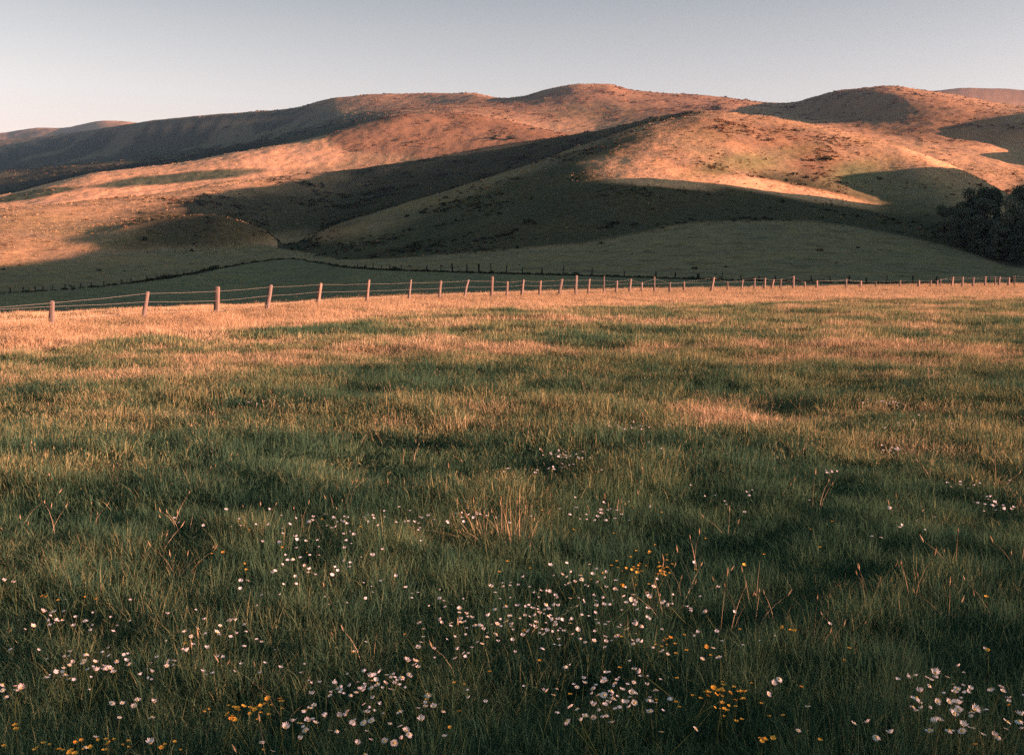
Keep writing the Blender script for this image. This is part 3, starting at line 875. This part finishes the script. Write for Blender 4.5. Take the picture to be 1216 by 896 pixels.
posts = []
for i, (px, top, ln) in enumerate(NEAR_POSTS):
    ln = ln * 1.4 + rng.normal(0, 0.02)
    d = float(fence_d(px)) + rng.normal(0, 0.12); u, w = pix_uw(px, top); x = float(u) * d
    z = float(height(np.array([x]), np.array([d]))[0]); h = float(EYE + w * d - z)
    posts.append((x - ln * h * 0.5, d, z, max(h, 0.7), (ln, rng.normal(0, 0.03))))
build_fence('post_and_wire_fence', posts, 'leaning timber post and wire fence in sunlit straw grass along the meadow edge', (1.06, 0.74, 0.42), wirem, wood, 0.0016, 0.135)

V4 = 4.053
LEFT_POSTS = [(-180, 250, 282), (-110, 240, 268), (-40, 228, 256), (48, 218, 247), (110, 212, 243), (168, 202, 240), (208, 205, 238), (253, 203, 235), (312, 197, 233), (387, 198, 227), (438, 190, 223), (500, 180, 212), (587, 173, 203),
              (630, 170, 197), (668, 168, 192), (704, 164, 189), (752, 156, 183), (773, 155, 180), (810, 150, 174), (850, 146, 168), (885, 140, 161), (925, 130, 153)]
RIGHT_POSTS = [(280 + a / V4, 290 + t / V4) for a, t in ((587, 95), (622, 97), (660, 90), (700, 103), (742, 95), (797, 97), (918, 100), (987, 97), (1043, 92), (1113, 95), (1170, 95))] + \
              [(560 + a / V4, 290 + t / V4) for a, t in ((35, 95), (95, 92), (168, 98), (245, 110), (340, 112), (440, 105), (580, 115), (735, 130), (887, 130), (980, 135), (1088, 145))] + \
              [(840 + a / 3.234, 290 + t / 3.234) for a, t in ((-32, 112), (57, 108), (130, 125), (200, 122), (260, 126), (327, 115), (400, 130), (473, 125), (545, 118), (610, 128), (690, 118), (790, 120), (880, 122), (980, 124), (1080, 124), (1170, 122), (1280, 122))]


def valley_posts(tops):
    out = []
    for px, top in tops:
        u, w = pix_uw(px, top); D, _ = feat_at(np.array([float(u)])); d = float(D[0, 4]) + 0.6; x = float(u) * d
        z = float(height(np.array([x]), np.array([d]))[0]); h = float(EYE + w * d - z)
        out.append((x, d, z, min(max(h, 1.2), 2.4), (rng.normal(0, 0.06), rng.normal(0, 0.04))))
    return out


dwire = wire_metal('dull_wire', (0.10, 0.09, 0.08))
build_fence('valley_fence', valley_posts([(a / V4, 290 + t / V4) for a, t, b in LEFT_POSTS]), 'sparse dark post fence curving up the shaded valley from the edge of the field', (1.3,), dwire, darkwood, 0.01, 0.24)
build_fence('valley_fence', valley_posts(RIGHT_POSTS), 'long dark fence of thin posts crossing the valley floor below the middle hill', (1.3,), dwire, darkwood, 0.01, 0.24)


# ------------------------------------------------------------------ trees and bushes
bark = wood_material('bark', (0.09, 0.07, 0.05), (0.04, 0.032, 0.025))
leafm, _nt, _set = leaf_material('dark_foliage', 0.3)
_oi = _nt.nodes.new('ShaderNodeObjectInfo')
_set(ramp_col(_nt, math_node(_nt, 'ADD', math_node(_nt, 'MULTIPLY', attr(_nt, 'blade').outputs['Fac'], 0.5), math_node(_nt, 'MULTIPLY', _oi.outputs['Random'], 0.5)),
              [(0.0, (0.045, 0.058, 0.04)), (0.5, (0.085, 0.10, 0.065)), (1.0, (0.16, 0.15, 0.105))]))


def crown_mesh(seed, n, lobes, wid, hgt, leaf):
    """foliage of a tree about hgt high: leaf faces spread in uneven lobes, open between them"""
    r = np.random.default_rng(seed)
    cs = []
    for i in range(lobes):
        a = r.uniform(0, 2 * np.pi); t = r.uniform(0.0, 1.0)
        prof = max(0.0, 1 - abs(2 * t - 0.9) ** 2.6 / 1.35) ** 0.5
        q = wid / 2 * prof * r.uniform(0.45, 0.85) 
        cs.append((q * math.cos(a), q * math.sin(a), hgt * (0.10 + 0.80 * t), wid * r.uniform(0.15, 0.24)))
    V = np.empty((n * 4, 3)); BR = np.empty(n * 4)
    for i in range(n):
        cx, cy, cz, rr = cs[r.integers(len(cs))]
        dv = r.normal(0, 1, 3); dv /= np.linalg.norm(dv); q = rr * r.uniform(0.3, 1.0) ** 0.5
        c = np.array([cx, cy, cz]) + dv * q * np.array([1, 1, 0.8]); c[2] = max(c[2], 0.25)
        nr = 0.6 * r.normal(0, 1, 3) + dv * 1.4; nr /= np.linalg.norm(nr)
        t = np.cross(nr, r.normal(0, 1, 3)); t /= np.linalg.norm(t); b = np.cross(nr, t); L = leaf * r.uniform(0.5, 1.2) / 2
        V[4 * i:4 * i + 4] = [c - t * L, c + b * L * 0.7, c + t * L, c - b * L * 0.7]; BR[4 * i:4 * i + 4] = r.uniform()
    me = mesh_from('crown', V, np.arange(n * 4), np.full(n, 4), leafm, smooth=False)
    at = me.attributes.new('blade', 'FLOAT', 'POINT'); at.data.foreach_set('value', BR.astype(np.float32))
    return me, cs


def trunk_mesh(seed, cs, hgt):
    r = np.random.default_rng(seed)
    V, F, CN = [], [], []

    def tube(pts, r0, r1, ns=6):
        b = len(V); pts = [np.array(p, float) for p in pts]
        for i, p in enumerate(pts):
            q = r0 + (r1 - r0) * i / (len(pts) - 1)
            for k in range(ns):
                V.append(p + np.array([math.cos(6.2832 * k / ns), math.sin(6.2832 * k / ns), 0]) * q)
        for i in range(len(pts) - 1):
            for k in range(ns):
                j = (k + 1) % ns
                F.extend([b + i * ns + k, b + i * ns + j, b + (i + 1) * ns + j, b + (i + 1) * ns + k]); CN.append(4)
    top = np.array([r.normal(0, 0.3), r.normal(0, 0.3), hgt * 0.8])
    tube([(0, 0, -0.4), (0.05, 0, hgt * 0.2), top * 0.55, top], hgt * 0.028, hgt * 0.006)
    for cx, cy, cz, rr in cs[:9]:
        st = top * min(0.85, cz / hgt * 0.6)
        tube([st, (st + np.array([cx, cy, cz])) / 2 + np.array([0, 0, -0.3]), (cx, cy, cz)], hgt * 0.011, hgt * 0.003, 5)
    return mesh_from('trunk', V, F, CN, bark)


TREES = [  # photo x, base y, top y, width px, label
    (1126, 287, 236, 24, 'small dark round tree at the uphill tip of the wood below the middle hill'),
    (1146, 281, 224, 30, 'dark bushy tree just behind the small tree at the tip of the wood'),
    (1143, 293, 246, 28, 'low dark tree in the front row of the wood, next to the small tip tree'),
    (1170, 285, 222, 28, 'dark narrow tree in the back row of the wood, where the green slope ends'),
    (1168, 301, 236, 36, 'tall rounded dark tree in the middle of the wood with a domed top'),
    (1192, 288, 214, 28, 'dark upright tree at the back of the wood, its top against the shaded slope'),
    (1196, 306, 232, 34, 'broad dark tree in the front row of the wood, beyond the domed tree'),
    (1186, 308, 268, 26, 'low spreading shrub-like tree at the foot of the broad dark tree'),
    (1214, 296, 220, 34, 'tallest dark tree of the wood, cut by the picture edge'),
    (1219, 314, 262, 34, 'dense low tree at the front corner of the wood, cut by the picture edge'),
]
tree_protos = []
for i in range(5):
    cm, cs = crown_mesh(700 + i, 5200, 15 + 2 * i, 9.0, 14.0, 0.6)
    tree_protos.append((cm, trunk_mesh(720 + i, cs, 14.0)))
for i, (px, by, ty, wpx, lab) in enumerate(TREES):
    p = ray_ground(px, by, 150, 700) if px < 1230 else ray_ground(px, by, 150, 700)
    hgt = (by - ty) / F0 * p[1] * 1.02; wid = wpx / F0 * p[1] * 1.2
    t = empty('broadleaf_tree', Vector(p)); tag(t, lab, 'tree', 'trees of the dark wood')
    cm, tm = tree_protos[i % 5]
    sx = wid / 9.0; t.scale = (sx, sx, hgt / 14.0); t.rotation_euler = (0, 0, 1.3 * i)
    link('trunk', tm, t); link('crown', cm, t)

BUSHES = [(86, 344, 7, 8.5, 'lone dark bush among the fence posts of the curving valley fence'),
          (684, 327, 12, 5, 'wide dark bush on the long valley fence line'),
          (850, 131, 16, 5.5, 'flat dark thicket on the crest of the middle hill'),
          (589, 166, 14, 7, 'dark shrub thicket in the fold of the russet hill'),
          (607, 166, 14, 5, 'smaller dark shrub beside the thicket in the fold of the russet hill'),
          (203, 195, 3.5, 5, 'tiny dark tree standing on the edge of the pale field')]
bush_protos = [crown_mesh(760 + i, 1200, 12, 9.0, 14.0, 1.4)[0] for i in range(3)]
for i, (px, by, wpx, hpx, lab) in enumerate(BUSHES):
    p = ray_ground(px, by, 150, 2500)
    t = link('bush', bush_protos[i % 3]); t.location = Vector(p) - Vector((0, 0, 0.2)); tag(t, lab, 'bush')
    t.scale = (wpx / F0 * p[1] / 9.0, wpx / F0 * p[1] / 9.0, hpx / F0 * p[1] / 14.0); t.rotation_euler = (0, 0, i * 1.1)


# ------------------------------------------------------------------ flowers
def plain_leaf(name, stops, tr=0.3):
    m, nt, st = leaf_material(name, tr)
    oi = nt.nodes.new('ShaderNodeObjectInfo'); st(ramp_col(nt, oi.outputs['Random'], stops))
    return m


m_pet = plain_leaf('daisy_petal', [(0.0, (0.78, 0.64, 0.60)), (0.6, (0.80, 0.71, 0.68)), (1.0, (0.74, 0.54, 0.49))])
m_eye = plain_leaf('daisy_eye', [(0.0, (0.55, 0.33, 0.06)), (1.0, (0.62, 0.40, 0.10))], 0.0)
m_yel = plain_leaf('yellow_petal', [(0.0, (0.78, 0.36, 0.05)), (0.6, (0.80, 0.44, 0.08)), (1.0, (0.74, 0.28, 0.05))])
m_yey = plain_leaf('yellow_eye', [(0.0, (0.45, 0.20, 0.03)), (1.0, (0.5, 0.25, 0.04))], 0.0)
m_stem = plain_leaf('flower_stem', [(0.0, (0.05, 0.075, 0.03)), (1.0, (0.09, 0.10, 0.04))], 0.2)


def petals_arrays(np_, r0, r1, cup, seed, wide):
    r = np.random.default_rng(seed)
    V, F, CN = [], [], []
    for i in range(np_):
        a = 2 * np.pi * i / np_ + r.normal(0, 0.06); L = r1 * r.uniform(0.86, 1.08)
        d = np.array([math.cos(a), math.sin(a), 0]); s = np.array([-d[1], d[0], 0]); w = wide * r.uniform(0.85, 1.15)
        z = lambda q: cup * (q / r1) ** 2 * r1 + r.normal(0, 0.0006)
        b = len(V)
        V += [d * r0 - s * w * 0.3 + [0, 0, z(r0)], d * r0 + s * w * 0.3 + [0, 0, z(r0)],
              d * L * 0.65 + s * w * 0.5 + [0, 0, z(L * .65)], d * L + s * w * 0.2 + [0, 0, z(L)], d * L - s * w * 0.2 + [0, 0, z(L)], d * L * 0.65 - s * w * 0.5 + [0, 0, z(L * .65)]]
        F += [b, b + 1, b + 2, b + 3, b + 4, b + 5]; CN.append(6)
    return V, F, CN


def dome_arrays(rad, hgt, ns=8):
    V = [np.array([0, 0, hgt])]; F, CN = [], []
    for k, (q, z) in enumerate(((0.6, 0.75), (1.0, 0.0))):
        for i in range(ns):
            V.append(np.array([rad * q * math.cos(6.2832 * i / ns), rad * q * math.sin(6.2832 * i / ns), hgt * z]))
    for i in range(ns):
        j = (i + 1) % ns
        F += [0, 1 + i, 1 + j]; CN.append(3)
        F += [1 + i, 1 + ns + i, 1 + ns + j, 1 + j]; CN.append(4)
    return V, F, CN


def flower_kind(white, seed):
    r = np.random.default_rng(seed)
    if white:
        R1 = 0.0150; pm = mesh_from('petals', *petals_arrays(12, 0.004, R1, (0.12, 0.3, 0.55, 0.95, -0.3)[seed % 5], seed, 0.0056), m_pet, smooth=False)
        em = mesh_from('flower_eye', *dome_arrays(0.0060, 0.0042), m_eye)
    else:
        R1 = 0.0120; pm = mesh_from('petals', *petals_arrays(8, 0.002, R1, 0.4, seed, 0.0105), m_yel, smooth=False)
        em = mesh_from('flower_eye', *dome_arrays(0.004, 0.003), m_yey)
    bend = r.normal(0, 0.02, 2)
    sm = tube_mesh('stem', [(bend[0], bend[1], -0.27), (bend[0] * 0.5, bend[1] * 0.5, -0.15), (0, 0, -0.05), (0, 0, 0.0)], [0.0022, 0.0020, 0.0017, 0.0015], m_stem, 4)
    return pm, em, sm


W_KINDS = [flower_kind(True, 800 + i) for i in range(5)]
Y_KINDS = [flower_kind(False, 820 + i) for i in range(4)]
SC = 3.04
DRIFT = [  # label, group, white?, photo crop origin, heads
    ('small white daisy in the widest drift of daisies, just below the clump of yellow flowers', 'daisies of the widest drift', True, 400, 640,
     '912,90 937,107 973,118 845,120 830,133 880,130 782,131 815,128 860,155 838,155 885,145 940,155 1005,180 557,172 600,168 627,155 695,172 738,186 767,192 795,207 843,213 865,242 890,222 937,242 960,208 1035,205 1070,200 1062,218 1075,225 1120,190 1145,170 1175,230 1195,238 1127,210 757,234 797,237 750,254 712,250 680,246 608,240 571,253 628,276 680,275 732,268 660,283 610,297 580,306 630,308 545,278 498,308 520,310 448,300 443,250 467,270 413,300 390,243 443,265 448,288 530,326 575,340 543,352 525,378 487,391 435,398 456,408 475,410 425,430 720,300 715,320 740,322 762,330 745,343 790,310 775,290 765,275 843,303 820,330 850,343 868,330 878,356 897,371 930,366 970,352 972,370 1010,345 1047,323 1018,318 980,298 1080,310 1100,312 1080,340 1068,365 1070,380 1100,373 1140,388 1175,402 1195,415 372,290 378,303 297,298 313,323 305,372 295,390 352,397'),
    ('small white daisy in the slanting drift that runs down towards the bottom edge', 'daisies of the slanting drift', True, 400, 640,
     '248,425 285,437 280,452 293,462 253,440 235,497 195,497 180,490 155,478 123,497 145,520 125,510 75,515 125,540 90,547 50,560 70,552 195,542 175,520 210,520 240,500 260,487 98,595 38,620 33,635 57,658 97,662 125,655 110,625 8,638 0,690 330,565 320,603 350,603 305,652 225,620 192,665 227,675 250,690 235,720 262,703 207,735 173,727 123,724 75,738 100,775 385,622 388,710 295,610'),
    ('small white daisy in the tight patch in dark grass below the widest drift', 'daisies of the tight patch', True, 400, 640,
     '752,550 793,538 783,562 867,535 895,518 963,512 1003,517 1073,516 925,540 920,557 1027,543 990,545 965,562 943,563 992,575 985,590 1000,575 1048,585 1075,590 1055,605 1120,525 1150,542 1125,580 1150,590 1065,553 925,598 868,610 843,603 897,637 928,643 880,655 830,655 975,637 990,660 1075,470 1095,480 825,458 1172,695 1130,622'),
    ('larger white daisy in the open patch on the side of the straight bright stalks', 'daisies of the open patch', True, 816, 640,
     '980,457 895,482 897,492 940,497 868,500 825,492 795,497 875,527 958,523 975,540 965,552 1022,540 1095,538 1135,532 1140,547 1160,573 840,550 827,571 840,587 903,585 945,587 977,594 815,603 828,617 980,616 965,629 1037,615 1025,622 1025,637 893,653 912,653 1205,635 1198,655 1155,658 1152,685 1207,683 995,672 945,688 992,692 1028,682 1070,706 1108,708 1122,713 875,690'),
    ('single white daisy standing apart between the orange patch and the open daisy patch', 'scattered daisies by the orange patch', True, 816, 640,
     '602,665 650,660 735,700 683,713 402,690 435,604 293,559 310,522 333,504 95,392 55,432 65,263 15,260 113,422 30,683'),
    ('small white daisy in the short level row of daisies between the two yellow strips', 'daisies of the short row', True, 0, 640,
     '230,465 250,455 265,443 310,413 300,445 305,437 343,443 345,475 233,487 250,503 397,465 410,480 380,470 420,438 465,452 470,448 505,487 547,478 605,438 628,438 603,457 658,398 672,404 163,495 715,322 795,312 830,295 848,293 668,328 690,350 783,335'),
    ('small white daisy in the little bunch beside the pale bare stalks, above the short row', 'daisies of the little bunch', True, 0, 640,
     '182,277 155,262 222,290 190,262 120,312 50,155 15,150'),
    ('small white daisy in the loose handful below the short row of daisies', 'daisies of the loose handful', True, 0, 640,
     '8,523 10,545 55,530 60,547 75,537 20,567 405,592 442,592 485,603 555,588 547,640 432,643 497,580 345,715 543,735 310,748'),
    ('white daisy in the sprinkling next to the row of orange-yellow flowers', 'daisies next to the orange-yellow row', True, 0, 640,
     '945,733 985,765 1058,655 1030,680 1055,650 1085,665 1103,690 1138,663 1110,655 1170,632 1195,690 1120,610 1135,600 1085,720 1190,560'),
    ('small white daisy high on a thin stem, above the slanting drift', 'thin-stemmed daisies', True, 0, 640, '1185,235 1113,120 1100,95 1065,137 1055,70 895,150'),
    ('small orange-yellow flower in the short row beside the sprinkling of daisies', 'orange-yellow flowers of the short row', False, 0, 640,
     '970,570 965,575 1010,575 1017,585 857,610 860,617 880,603 928,605 920,615 820,632 838,637 845,650 835,648 902,630 940,600 953,595'),
    ('small yellow flower in the strip along the bottom edge of the meadow', 'yellow flowers along the bottom edge', False, 0, 640,
     '55,670 58,685 293,725 272,733 390,735 210,758 250,770 270,773 583,752 325,750'),
    ('tiny yellow flower dotted alone in the grass above the short daisy row', 'lone yellow flowers above the row', False, 0, 640, '1020,30 805,48 765,52 150,205 165,208 210,220 345,215 890,110 305,208'),
    ('small yellow flower in the tall clump above the widest daisy drift', 'yellow flowers of the tall clump', False, 400, 640,
     '1090,95 1075,105 1085,120 1100,115 1065,110 1095,88 1045,105 1160,100 1170,115 1180,105 1155,125 1185,130 1130,45 1080,165 1035,170 1030,165 1190,360 1180,365 1205,355'),
    ('tiny yellow flower dotted between the white daisies of the drifts', 'yellow flowers between the drifts', False, 400, 640, '733,438 440,620 408,678 675,330 245,343'),
    ('small orange flower in the dense patch beside the tight white daisy patch', 'orange flowers of the dense patch', False, 816, 640,
     '95,537 110,545 125,543 115,560 75,565 105,560 70,550 185,550 195,548 205,550 175,580 150,600 135,612 145,617 120,612 100,607 128,590 155,555'),
    ('tiny yellow flower standing alone near the open daisy patch', 'lone yellow flowers near the open patch', False, 816, 640,
     '295,638 268,720 283,722 270,730 310,717 413,533 343,318 388,330 375,328 70,388 1085,400 1080,207 568,436 205,92 1038,740 1162,598'),
]


def build_flowers():
    n = 0
    for lab, grp, white, ox, oy, txt in DRIFT:
        for tok in txt.split():
            a, b = [float(v) for v in tok.split(',')]
            px, py = ox + a / SC, oy + b / SC
            lift = rng.uniform(0.16, 0.23)
            p = near_ground(px, py, lift); p[2] += lift
            t = empty('daisy' if white else 'yellow_flower', Vector(p)); t.empty_display_size = 0.02
            tag(t, lab, 'daisy' if white else 'yellow flower', grp)
            pm, em, sm = (W_KINDS if white else Y_KINDS)[n % (5 if white else 4)]
            s = rng.uniform(0.55, 0.98) * (1.12 if 'larger' in lab else 1.0)
            t.scale = (s, s, s * 1.0); t.rotation_euler = (rng.normal(0.15, 0.3), rng.normal(0.12, 0.3), rng.uniform(0, 6.28))
            e = link('flower_eye', em, t); e.location = (0, 0, 0.0005)
            link('petals', pm, t); link('stem', sm, t)
            n += 1
    # the many smaller heads further off
    FAR = [(445, 616, 150, 9, 50), (370, 640, 70, 24, 16), (375, 668, 60, 16, 12), (670, 540, 36, 8, 34), (640, 555, 60, 6, 14), (745, 505, 40, 5, 20), (755, 525, 30, 14, 8), (1045, 478, 36, 5, 30), (1090, 505, 60, 10, 14),
           (1060, 533, 18, 5, 12), (985, 560, 14, 4, 8), (1180, 598, 32, 10, 18), (1150, 575, 50, 8, 8), (720, 608, 40, 14, 24), (960, 407, 40, 5, 20), (310, 478, 30, 5, 10), (560, 612, 30, 8, 10), (880, 590, 60, 14, 10), (1060, 620, 110, 25, 8), (240, 620, 60, 12, 7), (480, 700, 130, 16, 14),
           (660, 715, 150, 40, 80), (610, 745, 120, 30, 50), (440, 815, 110, 40, 55), (720, 825, 80, 35, 40), (1130, 830, 90, 45, 24), (120, 790, 120, 25, 35), (250, 760, 90, 30, 18), (80, 735, 80, 20, 24), (400, 640, 110, 34, 14), (860, 740, 90, 50, 18), (300, 700, 150, 40, 14)]
    V, F, CN = [], [], []; EV, EF, EC = [], [], []
    for cx, cy, rx, ry, k in FAR:
        for _ in range(k):
            px = cx + rng.normal(0, 0.5) * rx; py = cy + rng.normal(0, 0.5) * ry
            lift = rng.uniform(0.17, 0.26); p = near_ground(px, py, lift); p[2] += lift
            rot = np.array(Matrix.Rotation(rng.normal(0.1, 0.25), 3, 'X') @ Matrix.Rotation(rng.normal(0, 0.25), 3, 'Y'))
            s = rng.uniform(0.42, 0.8) if py < 690 else rng.uniform(0.32, 0.66)
            v, f, c = petals_arrays(9, 0.003, 0.0165, rng.uniform(-0.2, 0.9), int(rng.integers(1e6)), 0.0075)
            b = len(V); V += [rot @ (q * s) + p for q in v]; F += [b + i for i in f]; CN += c
            v, f, c = dome_arrays(0.005, 0.003, 6); b = len(V)
            V += [rot @ (q * s) + p for q in v]; F += [b + i for i in f]; CN += c
    YF = [(765, 675, 60, 20, 26), (860, 832, 60, 22, 20), (300, 842, 70, 14, 14), (130, 885, 130, 14, 22), (600, 640, 500, 60, 20), (700, 800, 400, 70, 16), (800, 765, 30, 12, 8), (1110, 500, 100, 20, 8)]
    V2, F2, C2 = [], [], []
    for cx, cy, rx, ry, k in YF:
        for _ in range(k):
            px = cx + rng.normal(0, 0.5) * rx; py = min(cy + rng.normal(0, 0.5) * ry, 890)
            lift = rng.uniform(0.15, 0.24); p = near_ground(px, py, lift); p[2] += lift
            v, f, c = petals_arrays(6, 0.002, 0.012 * rng.uniform(0.35, 0.7), 0.5, int(rng.integers(1e6)), 0.007)
            b = len(V2); V2 += [q + p for q in v]; F2 += [b + i for i in f]; C2 += c
    o = link('small_yellow_flowers', mesh_from('small_yellow_flowers', V2, F2, C2, m_yel, smooth=False)); tag(o, kind='stuff')
    o = link('distant_flowers', mesh_from('distant_flowers', V, F, CN, m_pet, smooth=False)); tag(o, kind='stuff')


# ------------------------------------------------------------------ tall dry clumps that stand out of the grass
CLUMPS = [(612, 645, 0.56, 24, 0.12, 'tall pale straw clump with drooping seed heads amid the shaded grass'),
          (1036, 708, 0.36, 7, 0.04, 'small clump of five bright seeding stalks leaning over dark grass'),
          (212, 688, 0.36, 8, 0.05, 'thin greyish bare stalks fanning out of dark grass'),
          (575, 640, 0.40, 16, 0.09, 'low straw clump beside the tall pale straw clump'),
          (720, 622, 0.30, 22, 0.14, 'low russet seeding clump above the widest daisy drift')]


def build_clumps():
    m, nt, st = leaf_material('straw_stalk', 0.25)
    st(ramp_col(nt, attr(nt, 'blade').outputs['Fac'], [(0.0, (0.30, 0.19, 0.09)), (0.5, (0.44, 0.29, 0.15)), (1.0, (0.55, 0.38, 0.22))]))
    for i, (px, py, h, n, rad, lab) in enumerate(CLUMPS):
        p = near_ground(px, py, 0.05)
        V, F, CN, BR, AL = make_tuft(n, rad, h * 0.45, h, 0.0042, 0.55, 850 + i, heads=0.9, segs=5)
        me = mesh_from('straw_clump', V, F, CN, m, smooth=False)
        at = me.attributes.new('blade', 'FLOAT', 'POINT'); at.data.foreach_set('value', np.asarray(BR, np.float32))
        o = link('straw_clump', me); o.location = Vector(p); tag(o, lab, 'grass clump')


if QUICK != 't':
    build_flowers()
    build_clumps()

# ------------------------------------------------------------------ the air
def build_haze():
    zs = np.empty(len(ground.data.vertices) * 3, np.float32); ground.data.vertices.foreach_get('co', zs); zs = zs[2::3]
    lo, hi, e = float(zs.min()) - 1.0, float(zs.max()) + 25.0, 9500.0
    V = [(x, y, z) for z in (lo, hi) for x, y in ((-e, -e), (e, -e), (e, e), (-e, e))]
    F = [3, 2, 1, 0, 4, 5, 6, 7, 0, 1, 5, 4, 1, 2, 6, 5, 2, 3, 7, 6, 3, 0, 4, 7]
    m, nt, out = new_mat('haze')
    v = nt.nodes.new('ShaderNodeVolumePrincipled'); v.inputs['Density'].default_value = HAZE; v.inputs['Color'].default_value = (0.34, 0.60, 1.0, 1)
    v.inputs['Anisotropy'].default_value = 0.2
    nt.links.new(v.outputs[0], out.inputs['Volume'])
    o = link('haze', mesh_from('haze', V, F, [4] * 6, m, smooth=False)); tag(o, kind='stuff')
    return o


HAZE = 0.00003
if QUICK != 't' and HAZE > 0:
    build_haze()

# ------------------------------------------------------------------ light, sky, camera
sc = bpy.context.scene
world = bpy.data.worlds.new('World'); sc.world = world; world.use_nodes = True
nt = world.node_tree
bg = nt.nodes['Background']
sky = nt.nodes.new('ShaderNodeTexSky'); sky.sky_type = 'NISHITA'; sky.sun_disc = False
S = Vector((SH[0] * math.cos(SUN_E), SH[1] * math.cos(SUN_E), math.sin(SUN_E)))
sky.sun_elevation = SUN_E
sky.sun_rotation = math.atan2(S.x, S.y)
sky.air_density = 1.0; sky.dust_density = 2.0; sky.ozone_density = 1.0; sky.altitude = 300
hs = nt.nodes.new('ShaderNodeHueSaturation'); hs.inputs['Saturation'].default_value = 0.3
nt.links.new(sky.outputs[0], hs.inputs['Color'])
tc = nt.nodes.new('ShaderNodeTexCoord'); sx = nt.nodes.new('ShaderNodeSeparateXYZ')
nt.links.new(tc.outputs['Generated'], sx.inputs[0])
cr = nt.nodes.new('ShaderNodeValToRGB'); nt.links.new(sx.outputs['Z'], cr.inputs['Fac'])
cr.color_ramp.elements[0].position = 0.06; cr.color_ramp.elements[0].color = (0.82, 0.55, 0.475, 1)
cr.color_ramp.elements[1].position = 0.27; cr.color_ramp.elements[1].color = (0.415, 0.425, 0.43, 1)
for p_, c_ in ((0.16, (0.74, 0.645, 0.605, 1)), (0.45, (0.23, 0.43, 0.50, 1))):
    e_ = cr.color_ramp.elements.new(p_); e_.color = c_
mx = nt.nodes.new('ShaderNodeMix'); mx.data_type = 'RGBA'; mx.blend_type = 'MULTIPLY'; mx.inputs[0].default_value = 1.0
nt.links.new(hs.outputs[0], mx.inputs[6]); nt.links.new(cr.outputs[0], mx.inputs[7])
nt.links.new(mx.outputs[2], bg.inputs['Color'])
bg.inputs['Strength'].default_value = 0.086

sl = bpy.data.lights.new('sun', 'SUN'); sl.energy = 5.0; sl.angle = R(0.35); sl.color = (1.0, 0.54, 0.41)
so = bpy.data.objects.new('sun', sl); C.objects.link(so)
so.rotation_euler = S.to_track_quat('Z', 'Y').to_euler()

cam = bpy.data.cameras.new('camera'); co = bpy.data.objects.new('camera', cam); C.objects.link(co)
cam.sensor_fit = 'HORIZONTAL'; cam.sensor_width = 36.0; cam.lens = 36.0 * F0 / W0
cam.clip_start = 0.05; cam.clip_end = 20000
co.location = (0, 0, EYE); co.rotation_euler = (math.pi / 2 - PITCH, 0, 0)
sc.camera = co

sc.view_settings.view_transform = 'Standard'; sc.view_settings.look = 'None'
sc.view_settings.exposure = 2.4; sc.view_settings.gamma = 1.0
sc.cycles.use_denoising = False
sc.cycles.sample_clamp_indirect = 0.2; sc.cycles.sample_clamp_direct = 0.35
sc.cycles.max_bounces = 6; sc.cycles.diffuse_bounces = 3; sc.cycles.transmission_bounces = 3; sc.cycles.glossy_bounces = 1
